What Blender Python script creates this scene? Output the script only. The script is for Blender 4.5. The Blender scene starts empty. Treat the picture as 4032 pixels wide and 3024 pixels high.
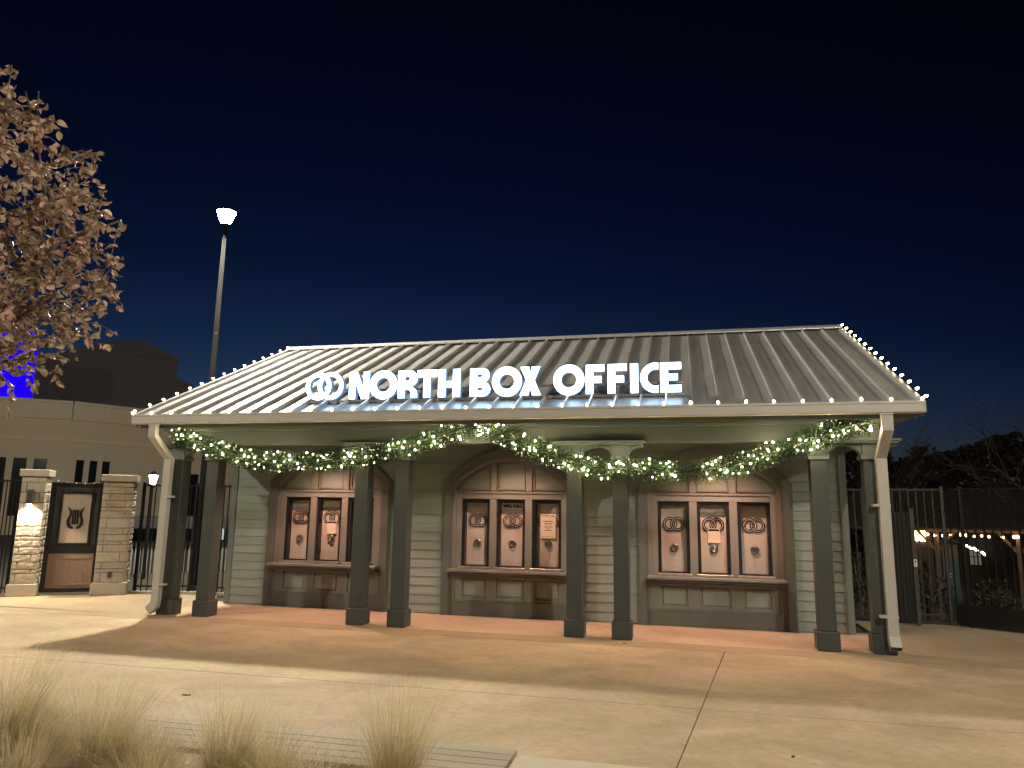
import bpy, bmesh, math, random
from math import sin, cos, pi, sqrt, radians, atan2
from mathutils import Vector, Matrix, noise
from mathutils.geometry import tessellate_polygon

# ------------------------------------------------------------------ camera, sky, exposure
S = bpy.context.scene
COL = S.collection
rng = random.Random(7)

cam_d = bpy.data.cameras.new('camera')
cam_d.sensor_width = 36.0
cam_d.lens = 36.0 * 2846.43 / 4032.0
cam_d.clip_start = 0.05
cam_d.clip_end = 3000
cam = bpy.data.objects.new('camera', cam_d)
COL.objects.link(cam)
CAM = Vector((10.0416, -12.5449, 2.1058))
yaw, pit, rol = 0.235437, 0.171502, 0.014976
_f = Vector((-sin(yaw) * cos(pit), cos(yaw) * cos(pit), sin(pit)))
_r = Vector((cos(yaw), sin(yaw), 0))
_u = _r.cross(_f)
_r2 = _r * cos(rol) + _u * sin(rol)
_u2 = -_r * sin(rol) + _u * cos(rol)
M = Matrix((( _r2.x, _u2.x, -_f.x, CAM.x), (_r2.y, _u2.y, -_f.y, CAM.y), (_r2.z, _u2.z, -_f.z, CAM.z), (0, 0, 0, 1)))
cam.matrix_world = M
S.camera = cam

W = bpy.data.worlds.new('World')
S.world = W
W.use_nodes = True
wn = W.node_tree.nodes
wl = W.node_tree.links
wn.clear()
sky = wn.new('ShaderNodeTexSky')
sky.sky_type = 'NISHITA'
sky.sun_disc = False
sky.sun_elevation = radians(-6.4)
sky.sun_rotation = radians(-26.0)
sky.air_density = 1.0
sky.dust_density = 0.3
sky.ozone_density = 2.7
bg = wn.new('ShaderNodeBackground')
bg.inputs['Strength'].default_value = 0.15
wo = wn.new('ShaderNodeOutputWorld')
wl.new(sky.outputs[0], bg.inputs['Color'])
wl.new(bg.outputs[0], wo.inputs['Surface'])

S.view_settings.view_transform = 'Standard'
S.view_settings.look = 'None'
S.view_settings.exposure = 4.35
S.view_settings.gamma = 1.0
S.view_settings.use_curve_mapping = False
S.render.engine = 'CYCLES'
S.cycles.use_denoising = True
S.cycles.max_bounces = 6
S.cycles.diffuse_bounces = 3
S.cycles.glossy_bounces = 3
S.cycles.transparent_max_bounces = 12
S.cycles.sample_clamp_indirect = 0.5
S.cycles.caustics_reflective = False
S.cycles.caustics_refractive = False

K = 2.0 ** -4.35           # lamp strengths below are for exposure 0
STREET = 3700.0          # radiance of the street lamp glass
STREET_COL = (1.0, 0.88, 0.68)

# ------------------------------------------------------------------ materials
MATS = {}
def nodes_of(name):
    m = bpy.data.materials.new(name)
    m.use_nodes = True
    return m, m.node_tree.nodes, m.node_tree.links

def pm(name, col, rough=0.6, var=0.12, scale=3.0, bump=0.15, bscale=70.0, metallic=0.0,
       spec=0.4, rnd=0.0, stain=0.0, stain_scale=0.9, stretch=(1, 1, 1), col2=None, bdist=0.01, trans=0.0, spots=0):
    m, N, L = nodes_of(name)
    b = N['Principled BSDF']
    geo = N.new('ShaderNodeNewGeometry')
    mp = N.new('ShaderNodeMapping')
    mp.inputs['Scale'].default_value = stretch
    L.new(geo.outputs['Position'], mp.inputs['Vector'])
    n1 = N.new('ShaderNodeTexNoise')
    n1.inputs['Scale'].default_value = scale
    n1.inputs['Detail'].default_value = 6
    n1.inputs['Roughness'].default_value = 0.65
    L.new(mp.outputs[0], n1.inputs['Vector'])
    mr = N.new('ShaderNodeMapRange')
    mr.inputs['From Min'].default_value = 0.25
    mr.inputs['From Max'].default_value = 0.75
    mr.inputs['To Min'].default_value = 1 - var
    mr.inputs['To Max'].default_value = 1 + var
    L.new(n1.outputs['Fac'], mr.inputs['Value'])
    fac = mr.outputs['Result']
    if rnd > 0:
        oi = N.new('ShaderNodeObjectInfo')
        m2 = N.new('ShaderNodeMapRange')
        m2.inputs['To Min'].default_value = 1 - rnd
        m2.inputs['To Max'].default_value = 1 + rnd
        L.new(oi.outputs['Random'], m2.inputs['Value'])
        mu = N.new('ShaderNodeMath'); mu.operation = 'MULTIPLY'
        L.new(fac, mu.inputs[0]); L.new(m2.outputs['Result'], mu.inputs[1])
        fac = mu.outputs[0]
    if stain > 0:
        n3 = N.new('ShaderNodeTexNoise')
        n3.inputs['Scale'].default_value = stain_scale
        n3.inputs['Detail'].default_value = 5
        n3.inputs['Roughness'].default_value = 0.6
        n3.inputs['Distortion'].default_value = 0.6
        L.new(mp.outputs[0], n3.inputs['Vector'])
        m3 = N.new('ShaderNodeMapRange')
        m3.inputs['From Min'].default_value = 0.35
        m3.inputs['From Max'].default_value = 0.65
        m3.inputs['To Min'].default_value = 1 - stain
        m3.inputs['To Max'].default_value = 1 + stain * 0.5
        L.new(n3.outputs['Fac'], m3.inputs['Value'])
        mu2 = N.new('ShaderNodeMath'); mu2.operation = 'MULTIPLY'
        L.new(fac, mu2.inputs[0]); L.new(m3.outputs['Result'], mu2.inputs[1])
        fac = mu2.outputs[0]
    if spots:
        for sc, th, dk in ((1.9, 0.028, 0.72), (4.7, 0.045, 0.80)):
            vo = N.new('ShaderNodeTexVoronoi'); vo.inputs['Scale'].default_value = sc
            L.new(geo.outputs['Position'], vo.inputs['Vector'])
            ms_ = N.new('ShaderNodeMapRange')
            ms_.inputs['From Min'].default_value = th; ms_.inputs['From Max'].default_value = th * 1.6
            ms_.inputs['To Min'].default_value = dk; ms_.inputs['To Max'].default_value = 1.0
            L.new(vo.outputs['Distance'], ms_.inputs['Value'])
            mu3 = N.new('ShaderNodeMath'); mu3.operation = 'MULTIPLY'
            L.new(fac, mu3.inputs[0]); L.new(ms_.outputs['Result'], mu3.inputs[1])
            fac = mu3.outputs[0]
    vm = N.new('ShaderNodeVectorMath'); vm.operation = 'SCALE'
    if col2 is not None:
        mx = N.new('ShaderNodeMix'); mx.data_type = 'RGBA'
        mx.inputs[6].default_value = (*col, 1); mx.inputs[7].default_value = (*col2, 1)
        n4 = N.new('ShaderNodeTexNoise'); n4.inputs['Scale'].default_value = scale * 2.3
        n4.inputs['Detail'].default_value = 4
        L.new(geo.outputs['Position'], n4.inputs['Vector'])
        m4 = N.new('ShaderNodeMapRange')
        m4.inputs['From Min'].default_value = 0.38; m4.inputs['From Max'].default_value = 0.62
        L.new(n4.outputs['Fac'], m4.inputs['Value'])
        L.new(m4.outputs['Result'], mx.inputs[0])
        L.new(mx.outputs[2], vm.inputs[0])
    else:
        vm.inputs[0].default_value = col
    L.new(fac, vm.inputs['Scale'])
    L.new(vm.outputs['Vector'], b.inputs['Base Color'])
    b.inputs['Roughness'].default_value = rough
    b.inputs['Metallic'].default_value = metallic
    b.inputs['Specular IOR Level'].default_value = spec
    if bump > 0:
        n2 = N.new('ShaderNodeTexNoise')
        n2.inputs['Scale'].default_value = bscale
        n2.inputs['Detail'].default_value = 4
        L.new(mp.outputs[0], n2.inputs['Vector'])
        bp = N.new('ShaderNodeBump')
        bp.inputs['Strength'].default_value = bump
        bp.inputs['Distance'].default_value = bdist
        L.new(n2.outputs['Fac'], bp.inputs['Height'])
        L.new(bp.outputs['Normal'], b.inputs['Normal'])
    if trans > 0:
        tb = N.new('ShaderNodeBsdfTranslucent')
        L.new(vm.outputs['Vector'], tb.inputs['Color'])
        ms = N.new('ShaderNodeMixShader'); ms.inputs[0].default_value = trans
        L.new(b.outputs[0], ms.inputs[1]); L.new(tb.outputs[0], ms.inputs[2])
        L.new(ms.outputs[0], N['Material Output'].inputs['Surface'])
    MATS[name] = m
    return m

def em(name, col, strength):
    m, N, L = nodes_of(name)
    N.clear()
    e = N.new('ShaderNodeEmission')
    e.inputs['Color'].default_value = (*col, 1)
    e.inputs['Strength'].default_value = strength * K
    o = N.new('ShaderNodeOutputMaterial')
    L.new(e.outputs[0], o.inputs['Surface'])
    MATS[name] = m
    return m

def glass_mat(name, tint=(1, 1, 1), ior=1.5, rough=0.02):
    m, N, L = nodes_of(name)
    N.clear()
    t = N.new('ShaderNodeBsdfTransparent'); t.inputs['Color'].default_value = (*tint, 1)
    g = N.new('ShaderNodeBsdfGlossy'); g.inputs['Roughness'].default_value = rough
    lw = N.new('ShaderNodeLayerWeight'); lw.inputs['Blend'].default_value = 0.5
    pw = N.new('ShaderNodeMath'); pw.operation = 'POWER'; pw.inputs[1].default_value = 4.0
    L.new(lw.outputs['Facing'], pw.inputs[0])
    fr = N.new('ShaderNodeMath'); fr.operation = 'MULTIPLY_ADD'; fr.inputs[1].default_value = 0.75; fr.inputs[2].default_value = 0.035
    L.new(pw.outputs[0], fr.inputs[0])
    mx = N.new('ShaderNodeMixShader')
    o = N.new('ShaderNodeOutputMaterial')
    L.new(fr.outputs[0], mx.inputs[0]); L.new(t.outputs[0], mx.inputs[1]); L.new(g.outputs[0], mx.inputs[2])
    L.new(mx.outputs[0], o.inputs['Surface'])
    MATS[name] = m
    return m

pm('concrete', (0.410, 0.325, 0.220), rough=0.78, var=0.16, scale=11, bump=0.25, bscale=140, stain=0.22, stain_scale=0.9, stretch=(0.8, 1.15, 1), bdist=0.004, spots=1)
pm('aggregate', (0.355, 0.275, 0.185), rough=0.85, var=0.32, scale=75, bump=0.6, bscale=90, stain=0.12, stain_scale=1.2, bdist=0.006)
pm('porch_concrete', (0.44, 0.335, 0.245), rough=0.75, var=0.08, scale=7, bump=0.2, bscale=140, stain=0.10, stain_scale=0.8, bdist=0.004)
pm('soil', (0.045, 0.036, 0.026), rough=0.95, var=0.5, scale=9, bump=0.8, bscale=35, bdist=0.03)
pm('far_ground', (0.06, 0.055, 0.045), rough=0.95, var=0.4, scale=1.5, bump=0.4, bscale=12)
pm('siding', (0.220, 0.262, 0.248), rough=0.62, var=0.07, scale=5, bump=0.18, bscale=55, rnd=0.06, stretch=(0.25, 1, 3.0), bdist=0.004, stain=0.07, stain_scale=1.5)
pm('sage_trim', (0.128, 0.156, 0.150), rough=0.55, var=0.05, scale=3, bump=0.08, bscale=60)
pm('corner_trim', (0.130, 0.155, 0.145), rough=0.55, var=0.05, scale=3, bump=0.08, bscale=60)
pm('charcoal', (0.056, 0.064, 0.062), rough=0.5, stain=0.12, stain_scale=3.0, var=0.12, scale=4, bump=0.10, bscale=80)
pm('taupe', (0.190, 0.190, 0.178), rough=0.5, var=0.05, scale=4, bump=0.06, bscale=60)
pm('taupe_dark', (0.118, 0.124, 0.119), rough=0.5, var=0.05, scale=4, bump=0.06, bscale=60)
pm('panel_sage', (0.255, 0.285, 0.265), rough=0.55, var=0.05, scale=4, bump=0.06, bscale=60)
pm('gutter_grey', (0.44, 0.43, 0.41), rough=0.42, var=0.05, scale=3, bump=0.03, bscale=20, spec=0.5)
pm('roof_metal', (0.365, 0.368, 0.375), rough=0.38, var=0.05, scale=2, bump=0.10, bscale=5, metallic=0.25, spec=0.5, rnd=0.05, bdist=0.01, stain=0.10, stain_scale=2.2, stretch=(2.2, 0.5, 0.5))
pm('black_frame', (0.012, 0.013, 0.016), rough=0.35, var=0.1, bump=0.0, spec=0.5)
pm('blind', (0.56, 0.50, 0.45), rough=0.8, var=0.05, scale=2.5, bump=0.05, bscale=30, stretch=(9, 1, 0.4), rnd=0.05)
pm('paper', (0.66, 0.60, 0.52), rough=0.8, var=0.04, bump=0.0)
pm('ink', (0.02, 0.02, 0.025), rough=0.6, var=0.05, bump=0.0)
pm('decal', (0.010, 0.010, 0.012), rough=0.5, var=0.05, bump=0.0)
pm('decal_pale', (0.58, 0.55, 0.51), rough=0.6, var=0.05, bump=0.0)
pm('steel', (0.22, 0.21, 0.20), rough=0.32, var=0.08, bump=0.03, metallic=0.85)
pm('steel_tray', (0.42, 0.39, 0.36), rough=0.35, var=0.08, bump=0.03, metallic=0.7)
pm('limestone', (0.41, 0.365, 0.30), rough=0.85, var=0.14, scale=14, bump=0.55, bscale=30, rnd=0.10, bdist=0.02)
pm('limestone_smooth', (0.45, 0.40, 0.33), rough=0.8, var=0.08, scale=8, bump=0.25, bscale=70)
pm('mortar', (0.16, 0.125, 0.09), rough=0.95, var=0.15, scale=30, bump=0.4, bscale=90)
pm('black_iron', (0.010, 0.010, 0.011), rough=0.38, var=0.1, bump=0.03)
pm('grey_iron', (0.052, 0.050, 0.052), rough=0.5, var=0.1, bump=0.03)
pm('gate_wood', (0.21, 0.145, 0.105), rough=0.45, var=0.18, scale=6, bump=0.12, bscale=40, stretch=(6, 6, 0.7))
pm('frosted_panel', (0.37, 0.315, 0.255), rough=0.4, var=0.10, scale=3, bump=0.0, stretch=(4, 4, 1), stain=0.12, stain_scale=2.0)
pm('lamp_pole', (0.012, 0.012, 0.0125), rough=0.9, var=0.08, bump=0.03, spec=0.0)
pm('bench_wood', (0.30, 0.26, 0.205), rough=0.65, var=0.15, scale=5, bump=0.25, bscale=50, stretch=(0.6, 8, 8), rnd=0.12)
pm('straw', (0.62, 0.52, 0.30), rough=0.6, var=0.22, scale=18, bump=0.0, col2=(0.44, 0.40, 0.20), spec=0.25, trans=0.5)
pm('straw_pale', (0.76, 0.68, 0.50), rough=0.6, var=0.2, scale=18, bump=0.0, spec=0.25, trans=0.4)
pm('leaf_brown', (0.335, 0.190, 0.140), rough=0.42, var=0.30, scale=9, bump=0.0, col2=(0.30, 0.245, 0.17), rnd=0.3, spec=0.6, trans=0.25)
pm('bark', (0.16, 0.125, 0.10), rough=0.8, var=0.25, scale=14, bump=0.5, bscale=60)
pm('needles', (0.019, 0.050, 0.024), rough=0.5, var=0.35, scale=20, bump=0.0, col2=(0.036, 0.078, 0.026), spec=0.35, trans=0.25)
pm('green_wire', (0.012, 0.03, 0.012), rough=0.5, var=0.1, bump=0.0)
pm('stucco', (0.56, 0.49, 0.38), rough=0.9, var=0.06, scale=2, bump=0.25, bscale=45)
pm('stucco_trim', (0.60, 0.53, 0.42), rough=0.9, var=0.06, scale=2, bump=0.15, bscale=45)
pm('dark_slate', (0.30, 0.285, 0.32), rough=0.9, var=0.08, scale=0.6, bump=0.1, bscale=5)
pm('dark_glass', (0.012, 0.014, 0.020), rough=0.15, var=0.05, bump=0.0)
pm('corrugated', (0.22, 0.22, 0.21), rough=0.55, var=0.15, scale=3, bump=0.05)
pm('shed_dark', (0.035, 0.035, 0.038), rough=0.5, var=0.1, bump=0.05)
pm('timber', (0.075, 0.048, 0.034), rough=0.7, var=0.2, scale=4, bump=0.15, bscale=30)
pm('timber_dark', (0.022, 0.016, 0.013), rough=0.7, var=0.2, scale=4, bump=0.15, bscale=30)
pm('teal_paint', (0.025, 0.05, 0.055), rough=0.5, var=0.1, bump=0.05)
pm('tan_paint', (0.07, 0.052, 0.028), rough=0.6, var=0.1, bump=0.05)
pm('shrub_leaf', (0.030, 0.034, 0.014), rough=0.6, var=0.35, scale=7, bump=0.0, col2=(0.045, 0.036, 0.018))
pm('bark_dark', (0.022, 0.018, 0.015), rough=0.9, var=0.2, bump=0.2)
pm('white_plate', (0.65, 0.64, 0.62), rough=0.4, var=0.03, bump=0.0)
glass_mat('window_glass')
glass_mat('acrylic', tint=(0.9, 0.88, 0.86), ior=1.45)
em('street_glow', STREET_COL, STREET * 1.55)
em('street_glow_bright', STREET_COL, STREET * 0.88)
em('street_glow_dim', STREET_COL, STREET * 0.66)
em('sign_face', (0.46, 0.72, 1.0), 9.5)
em('sign_side', (0.25, 0.48, 0.85), 0.55)
em('bulb_glow', (1.0, 0.80, 0.42), 45.0)
em('mini_glow', (1.0, 0.80, 0.42), 360.0)
em('mini_warm', (1.0, 0.80, 0.38), 2.2)
em('market_glow', (1.0, 0.58, 0.26), 30.0)
em('lantern_glow', (1.0, 0.92, 0.72), 22.0)
em('sconce_glow', (1.0, 0.82, 0.55), 60.0)
em('porch_glow', (1.0, 0.42, 0.20), 4.0)
em('blue_screen', (0.012, 0.0, 0.90), 1.0)
em('cool_window', (0.62, 0.78, 0.74), 0.75)
em('dim_window', (0.52, 0.52, 0.38), 0.22)
MT = MATS

# ------------------------------------------------------------------ geometry helpers
OFF = {}
def _reg(o, parent, loc):
    loc = Vector(loc)
    COL.objects.link(o)
    if parent is not None:
        o.parent = parent
        o.location = loc - OFF[parent]
    else:
        o.location = loc
    OFF[o] = loc
    return o

def tag(o, label=None, cat=None, group=None, kind=None):
    if label: o['label'] = label
    if cat: o['category'] = cat
    if group: o['group'] = group
    if kind: o['kind'] = kind
    return o

def thing(name, label, cat, loc=(0, 0, 0), group=None):
    o = bpy.data.objects.new(name, None)
    o.empty_display_size = 0.1
    COL.objects.link(o)
    o.location = loc
    OFF[o] = Vector(loc)
    return tag(o, label, cat, group)

def local_thing(name, label, cat, loc, rotz=0, group=None):
    o = thing(name, label, cat, loc, group)
    o.rotation_euler = (0, 0, rotz)
    OFF[o] = Vector((0, 0, 0))
    return o

def mesh_of(bm, name, mats, smooth=False):
    me = bpy.data.meshes.new(name)
    bm.normal_update()
    bm.to_mesh(me)
    bm.free()
    for m in (mats if isinstance(mats, (list, tuple)) else [mats]):
        me.materials.append(MT[m] if isinstance(m, str) else m)
    if smooth:
        me.polygons.foreach_set('use_smooth', [True] * len(me.polygons))
    return me

def obj(name, bm, mat, parent=None, loc=(0, 0, 0), smooth=False, kind=None):
    me = mesh_of(bm, name, mat, smooth)
    o = bpy.data.objects.new(name, me)
    _reg(o, parent, loc)
    if kind: o['kind'] = kind
    return o

def inst(name, me, parent, loc, rot=None, scale=None):
    o = bpy.data.objects.new(name, me)
    _reg(o, parent, loc)
    if rot is not None: o.rotation_euler = rot
    if scale is not None: o.scale = scale if hasattr(scale, '__len__') else (scale,) * 3
    return o

def box(bm, x0, x1, y0, y1, z0, z1, bev=0.0, mi=0):
    vs = [bm.verts.new((x, y, z)) for z in (z0, z1) for y in (y0, y1) for x in (x0, x1)]
    idx = [(0, 2, 3, 1), (4, 5, 7, 6), (0, 1, 5, 4), (2, 6, 7, 3), (0, 4, 6, 2), (1, 3, 7, 5)]
    fs = [bm.faces.new([vs[i] for i in f]) for f in idx]
    for f in fs: f.material_index = mi
    if bev > 0:
        es = list({e for f in fs for e in f.edges})
        bmesh.ops.bevel(bm, geom=es, offset=bev, segments=1, affect='EDGES')
    return bm

def B(*a, **k):
    bm = bmesh.new()
    return box(bm, *a, **k)

def extrude(bm, loops, fn, d0, d1, mi_front=0, mi_side=0):
    """loops: list of 2D loops (outer, holes). fn(u, v, d) -> 3D point."""
    tris = tessellate_polygon([[Vector((u, v, 0)) for u, v in l] for l in loops])
    flat = [p for l in loops for p in l]
    a = [bm.verts.new(fn(u, v, d0)) for u, v in flat]
    b = [bm.verts.new(fn(u, v, d1)) for u, v in flat]
    for t in tris:
        try:
            f = bm.faces.new([a[i] for i in t]); f.material_index = mi_front
            f = bm.faces.new([b[i] for i in reversed(t)]); f.material_index = mi_side
        except ValueError:
            pass
    k = 0
    for l in loops:
        n = len(l)
        for i in range(n):
            i0, i1 = k + i, k + (i + 1) % n
            f = bm.faces.new([a[i0], a[i1], b[i1], b[i0]]); f.material_index = mi_side
        k += n
    bmesh.ops.recalc_face_normals(bm, faces=bm.faces)
    return bm

def XZ(u, v, d): return (u, d, v)
def YZ(u, v, d): return (d, u, v)
def XY(u, v, d): return (u, v, d)

def tube(bm, pts, r, n=8, caps=True):
    pts = [Vector(p) for p in pts]
    rs = r if hasattr(r, '__len__') else [r] * len(pts)
    rings = []
    prev = None
    for i, p in enumerate(pts):
        if i == 0: t = pts[1] - p
        elif i == len(pts) - 1: t = p - pts[i - 1]
        else: t = (pts[i + 1] - pts[i - 1])
        t.normalize()
        ref = Vector((0, 0, 1)) if abs(t.z) < 0.9 else Vector((1, 0, 0))
        if prev is not None: ref = prev
        a = ref - t * ref.dot(t)
        if a.length < 1e-5: a = t.orthogonal()
        a.normalize(); b = t.cross(a); prev = a
        rings.append([bm.verts.new(p + (a * cos(2 * pi * k / n) + b * sin(2 * pi * k / n)) * rs[i]) for k in range(n)])
    for i in range(len(rings) - 1):
        for k in range(n):
            bm.faces.new([rings[i][k], rings[i][(k + 1) % n], rings[i + 1][(k + 1) % n], rings[i + 1][k]])
    if caps and n > 2:
        bm.faces.new(list(reversed(rings[0]))); bm.faces.new(rings[-1])
    return bm

def lathe(bm, prof, n=12, cx=0, cy=0, rot=0.0, mi=0):
    rings = []
    for r, z in prof:
        if r < 1e-6: rings.append([bm.verts.new((cx, cy, z))])
        else: rings.append([bm.verts.new((cx + r * cos(2 * pi * k / n + rot), cy + r * sin(2 * pi * k / n + rot), z)) for k in range(n)])
    for i in range(len(rings) - 1):
        a, b = rings[i], rings[i + 1]
        for k in range(n):
            k1 = (k + 1) % n
            if len(a) == 1 and len(b) == 1: continue
            if len(a) == 1: f = bm.faces.new([a[0], b[k1], b[k]])
            elif len(b) == 1: f = bm.faces.new([a[k], a[k1], b[0]])
            else: f = bm.faces.new([a[k], a[k1], b[k1], b[k]])
            f.material_index = mi
    return bm

def arc(cx, cy, r, a0, a1, n):
    return [(cx + r * cos(a0 + (a1 - a0) * i / n), cy + r * sin(a0 + (a1 - a0) * i / n)) for i in range(n + 1)]

def circle(cx, cy, r, n=28):
    return [(cx + r * cos(2 * pi * i / n), cy + r * sin(2 * pi * i / n)) for i in range(n)]

# ------------------------------------------------------------------ the setting: ground
def sm(t):
    t = max(0.0, min(1.0, t)); return t * t * (3 - 2 * t)
def gz(x, y):
    return -0.035 - 1.75 * sm((y - 4.3) / 9) * sm((x - 11.5) / 3.5)
bm = bmesh.new()
xs = [-900, -300, -100, -50, -30, -15, -5, 0, 5, 9] + [10 + i * 1.5 for i in range(18)] + [45, 70, 120, 300, 900]
ys = [-900, -300, -60, -20, -5, 0, 3.5] + [4 + i * 1.2 for i in range(10)] + [18, 25, 40, 80, 300, 1500]
grid = [[bm.verts.new((x, y, gz(x, y))) for x in xs] for y in ys]
for j in range(len(ys) - 1):
    for i in range(len(xs) - 1):
        bm.faces.new([grid[j][i], grid[j][i + 1], grid[j + 1][i + 1], grid[j + 1][i]])
tag(obj('ground', bm, 'far_ground'), kind='structure')

pav = obj('pavement', B(-30, 40, -14, 2.0, -0.034, -0.028), 'mortar')
tag(pav, kind='structure')
JX = lambda y: 10.57 + (y + 0.44) * (10.57 - 9.91) / (-0.44 + 5.91)
g = 0.006
def slab(poly, z1=0.0, mat='concrete', name='concrete_slab', z0=-0.027):
    bm = bmesh.new()
    extrude(bm, [poly], XY, z1, z0)
    return obj(name, bm, mat, pav)
for (ya, yb) in ((-3.955, -0.50), (-14, -3.967)):
    slab([(-30, ya), (JX(ya) - g, ya), (JX(yb) - g, yb), (-30, yb)])
    slab([(JX(ya) + g, ya), (40, ya), (40, yb), (JX(yb) + g, yb)])
# exposed aggregate band in front of the columns and out to both sides
slab([(-30, -0.49), (40, -0.49), (40, -0.03), (-30, -0.03)], 0.001, 'aggregate', 'aggregate_band')
slab([(-30, -0.028), (-0.12, -0.028), (-0.12, 2.0), (-0.9, 3.25), (-2.6, 3.0), (-3.2, 2.3), (-7, -0.2), (-30, -12)], 0.001, 'aggregate', 'aggregate_band')
slab([(13.25, -0.028), (40, -0.028), (40, -8), (40, 2), (16.4, 3.0), (15.1, 3.9), (13.25, 3.9)][:2] + [(40, 1.0), (16.6, 2.75), (15.1, 3.75), (13.25, 3.75)], 0.001, 'aggregate', 'aggregate_band')
slab([(-0.115, -0.028), (13.245, -0.028), (13.245, 2.1), (-0.115, 2.1)], 0.004, 'porch_concrete', 'porch_slab')

# ------------------------------------------------------------------ box office building
BLD = thing('box_office_building', 'sage green ticket office with arched windows and paired columns under a metal roof', 'building', (6.56, 1.88, 0))
SP, BAY, PW = 0.80, 3.194, 0.338
CX = [0, SP, SP + BAY, 2 * SP + BAY, 2 * SP + 2 * BAY, 3 * SP + 2 * BAY, 3 * SP + 3 * BAY, 4 * SP + 3 * BAY]
WY = 1.88
XL, XR = 0.21, 12.91          # wall ends
EL, ER = -0.36, 13.56         # roof ends
EY, EZ = -0.58, 3.80          # eave
RY, RZ = 4.84, 6.30           # ridge
SL = (RZ - EZ) / (RY - EY)

# columns ------------------------------------------------------------
for cx in CX:
    z0, z1 = 0.002, 2.97
    e = 0.038
    bm = bmesh.new(); box(bm, cx + e, cx + PW - e, e, PW - e, 0.30, z1, 0.008)
    col = obj('column', bm, 'charcoal', BLD)
    bm = bmesh.new(); box(bm, cx, cx + PW, 0, PW, z0, 0.30, 0.018)
    obj('plinth', bm, 'charcoal', col)
    bm = bmesh.new(); box(bm, cx + 0.005, cx + PW - 0.005, 0.005, PW - 0.005, 2.97, 3.035, 0.008)
    obj('neck_moulding', bm, 'sage_trim', col)
    bm = bmesh.new(); box(bm, cx + 0.03, cx + PW - 0.03, 0.03, PW - 0.03, 3.035, 3.232, 0.004)
    obj('capital_block', bm, 'sage_trim', col)
    for s in (-1, 1):
        base = cx + 0.03 if s < 0 else cx + PW - 0.03
        prof = [(base, 3.03), (base, 3.23), (base + s * 0.255, 3.23), (base + s * 0.255, 3.195)]
        n = 8
        cu = [(base + s * (0.255 - 0.235 * sin(pi / 2 * i / n)), 3.195 - 0.15 * (1 - cos(pi / 2 * i / n))) for i in range(1, n + 1)]
        bm = bmesh.new(); extrude(bm, [prof + cu], XZ, 0.07, 0.27)
        obj('bracket', bm, 'sage_trim', col)
for k in range(4):
    a, b = CX[2 * k] - 0.235, CX[2 * k + 1] + PW + 0.235
    obj('cap_shelf', B(a, b, -0.012, 0.345, 3.233, 3.268, 0.004), 'sage_trim', BLD)
    obj('cap_shelf_edge', B(a - 0.03, b + 0.03, -0.036, 0.36, 3.268, 3.302, 0.004), 'sage_trim', BLD)
# beam, frieze, soffit ---------------------------------------------------
beam = obj('porch_beam', B(0.03, 13.09, 0.045, 0.30, 3.27, 3.60, 0.004), 'sage_trim', BLD)
obj('crown_trim', B(-0.02, 13.14, -0.03, 0.043, 3.545, 3.607, 0.006), 'sage_trim', beam)
for xa in (0.035, 12.875):
    obj('side_beam', B(xa, xa + 0.21, 0.302, WY + 6.2, 3.275, 3.60, 0.003), 'sage_trim', BLD)
obj('porch_ceiling', B(EL + 0.03, ER - 0.03, EY + 0.10, WY + 6.6, 3.612, 3.636), 'sage_trim', BLD)
obj('fascia_board', B(EL + 0.03, ER - 0.06, EY + 0.085, EY + 0.115, 3.56, 3.80, 0.003), 'sage_trim', BLD)
# rake fascia at both gable ends
for s, xe in ((-1, EL), (1, ER)):
    for (ya, yb) in ((EY, RY), (2 * RY - EY, RY)):
        xa, xb = (xe, xe + 0.03) if s < 0 else (xe - 0.03, xe)
        bm = bmesh.new()
        extrude(bm, [[(ya, EZ - 0.02), (yb, RZ - 0.02), (yb, RZ - 0.24), (ya, EZ - 0.22)]], YZ, xa, xb)
        obj('rake_board', bm, 'sage_trim', BLD)
for xa in (XL, XR - 0.1):
    bm = bmesh.new()
    extrude(bm, [[(WY - 1.6, 3.64), (2 * RY - WY + 1.6, 3.64), (RY, RZ - 0.12)]], YZ, xa, xa + 0.1)
    obj('gable_wall', bm, 'siding', BLD)

# gutter -------------------------------------------------------------------
prof = [(EY - 0.125, 3.805), (EY - 0.125, 3.77), (EY - 0.112, 3.765), (EY - 0.112, 3.64), (EY - 0.10, 3.628), (EY - 0.02, 3.628), (EY + 0.08, 3.628), (EY + 0.08, 3.79), (EY + 0.07, 3.79), (EY + 0.07, 3.64), (EY - 0.10, 3.64), (EY - 0.10, 3.775), (EY - 0.115, 3.805)]
gut = None
cuts = [EL - 0.01, 2.6, 9.0, ER + 0.01]
for i in range(3):
    bm = bmesh.new()
    extrude(bm, [prof], YZ, cuts[i] + (0.002 if i else 0), cuts[i + 1])
    o = obj('gutter', bm, 'gutter_grey', BLD)
    gut = gut or o
for xa in (EL - 0.016, ER + 0.01):
    obj('gutter_end_cap', B(xa, xa + 0.006, EY - 0.118, EY + 0.08, 3.63, 3.80), 'gutter_grey', gut)
obj('gutter_joint', B(0.385, 0.392, EY - 0.1275, EY - 0.09, 3.63, 3.81), 'gutter_grey', gut)

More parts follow.
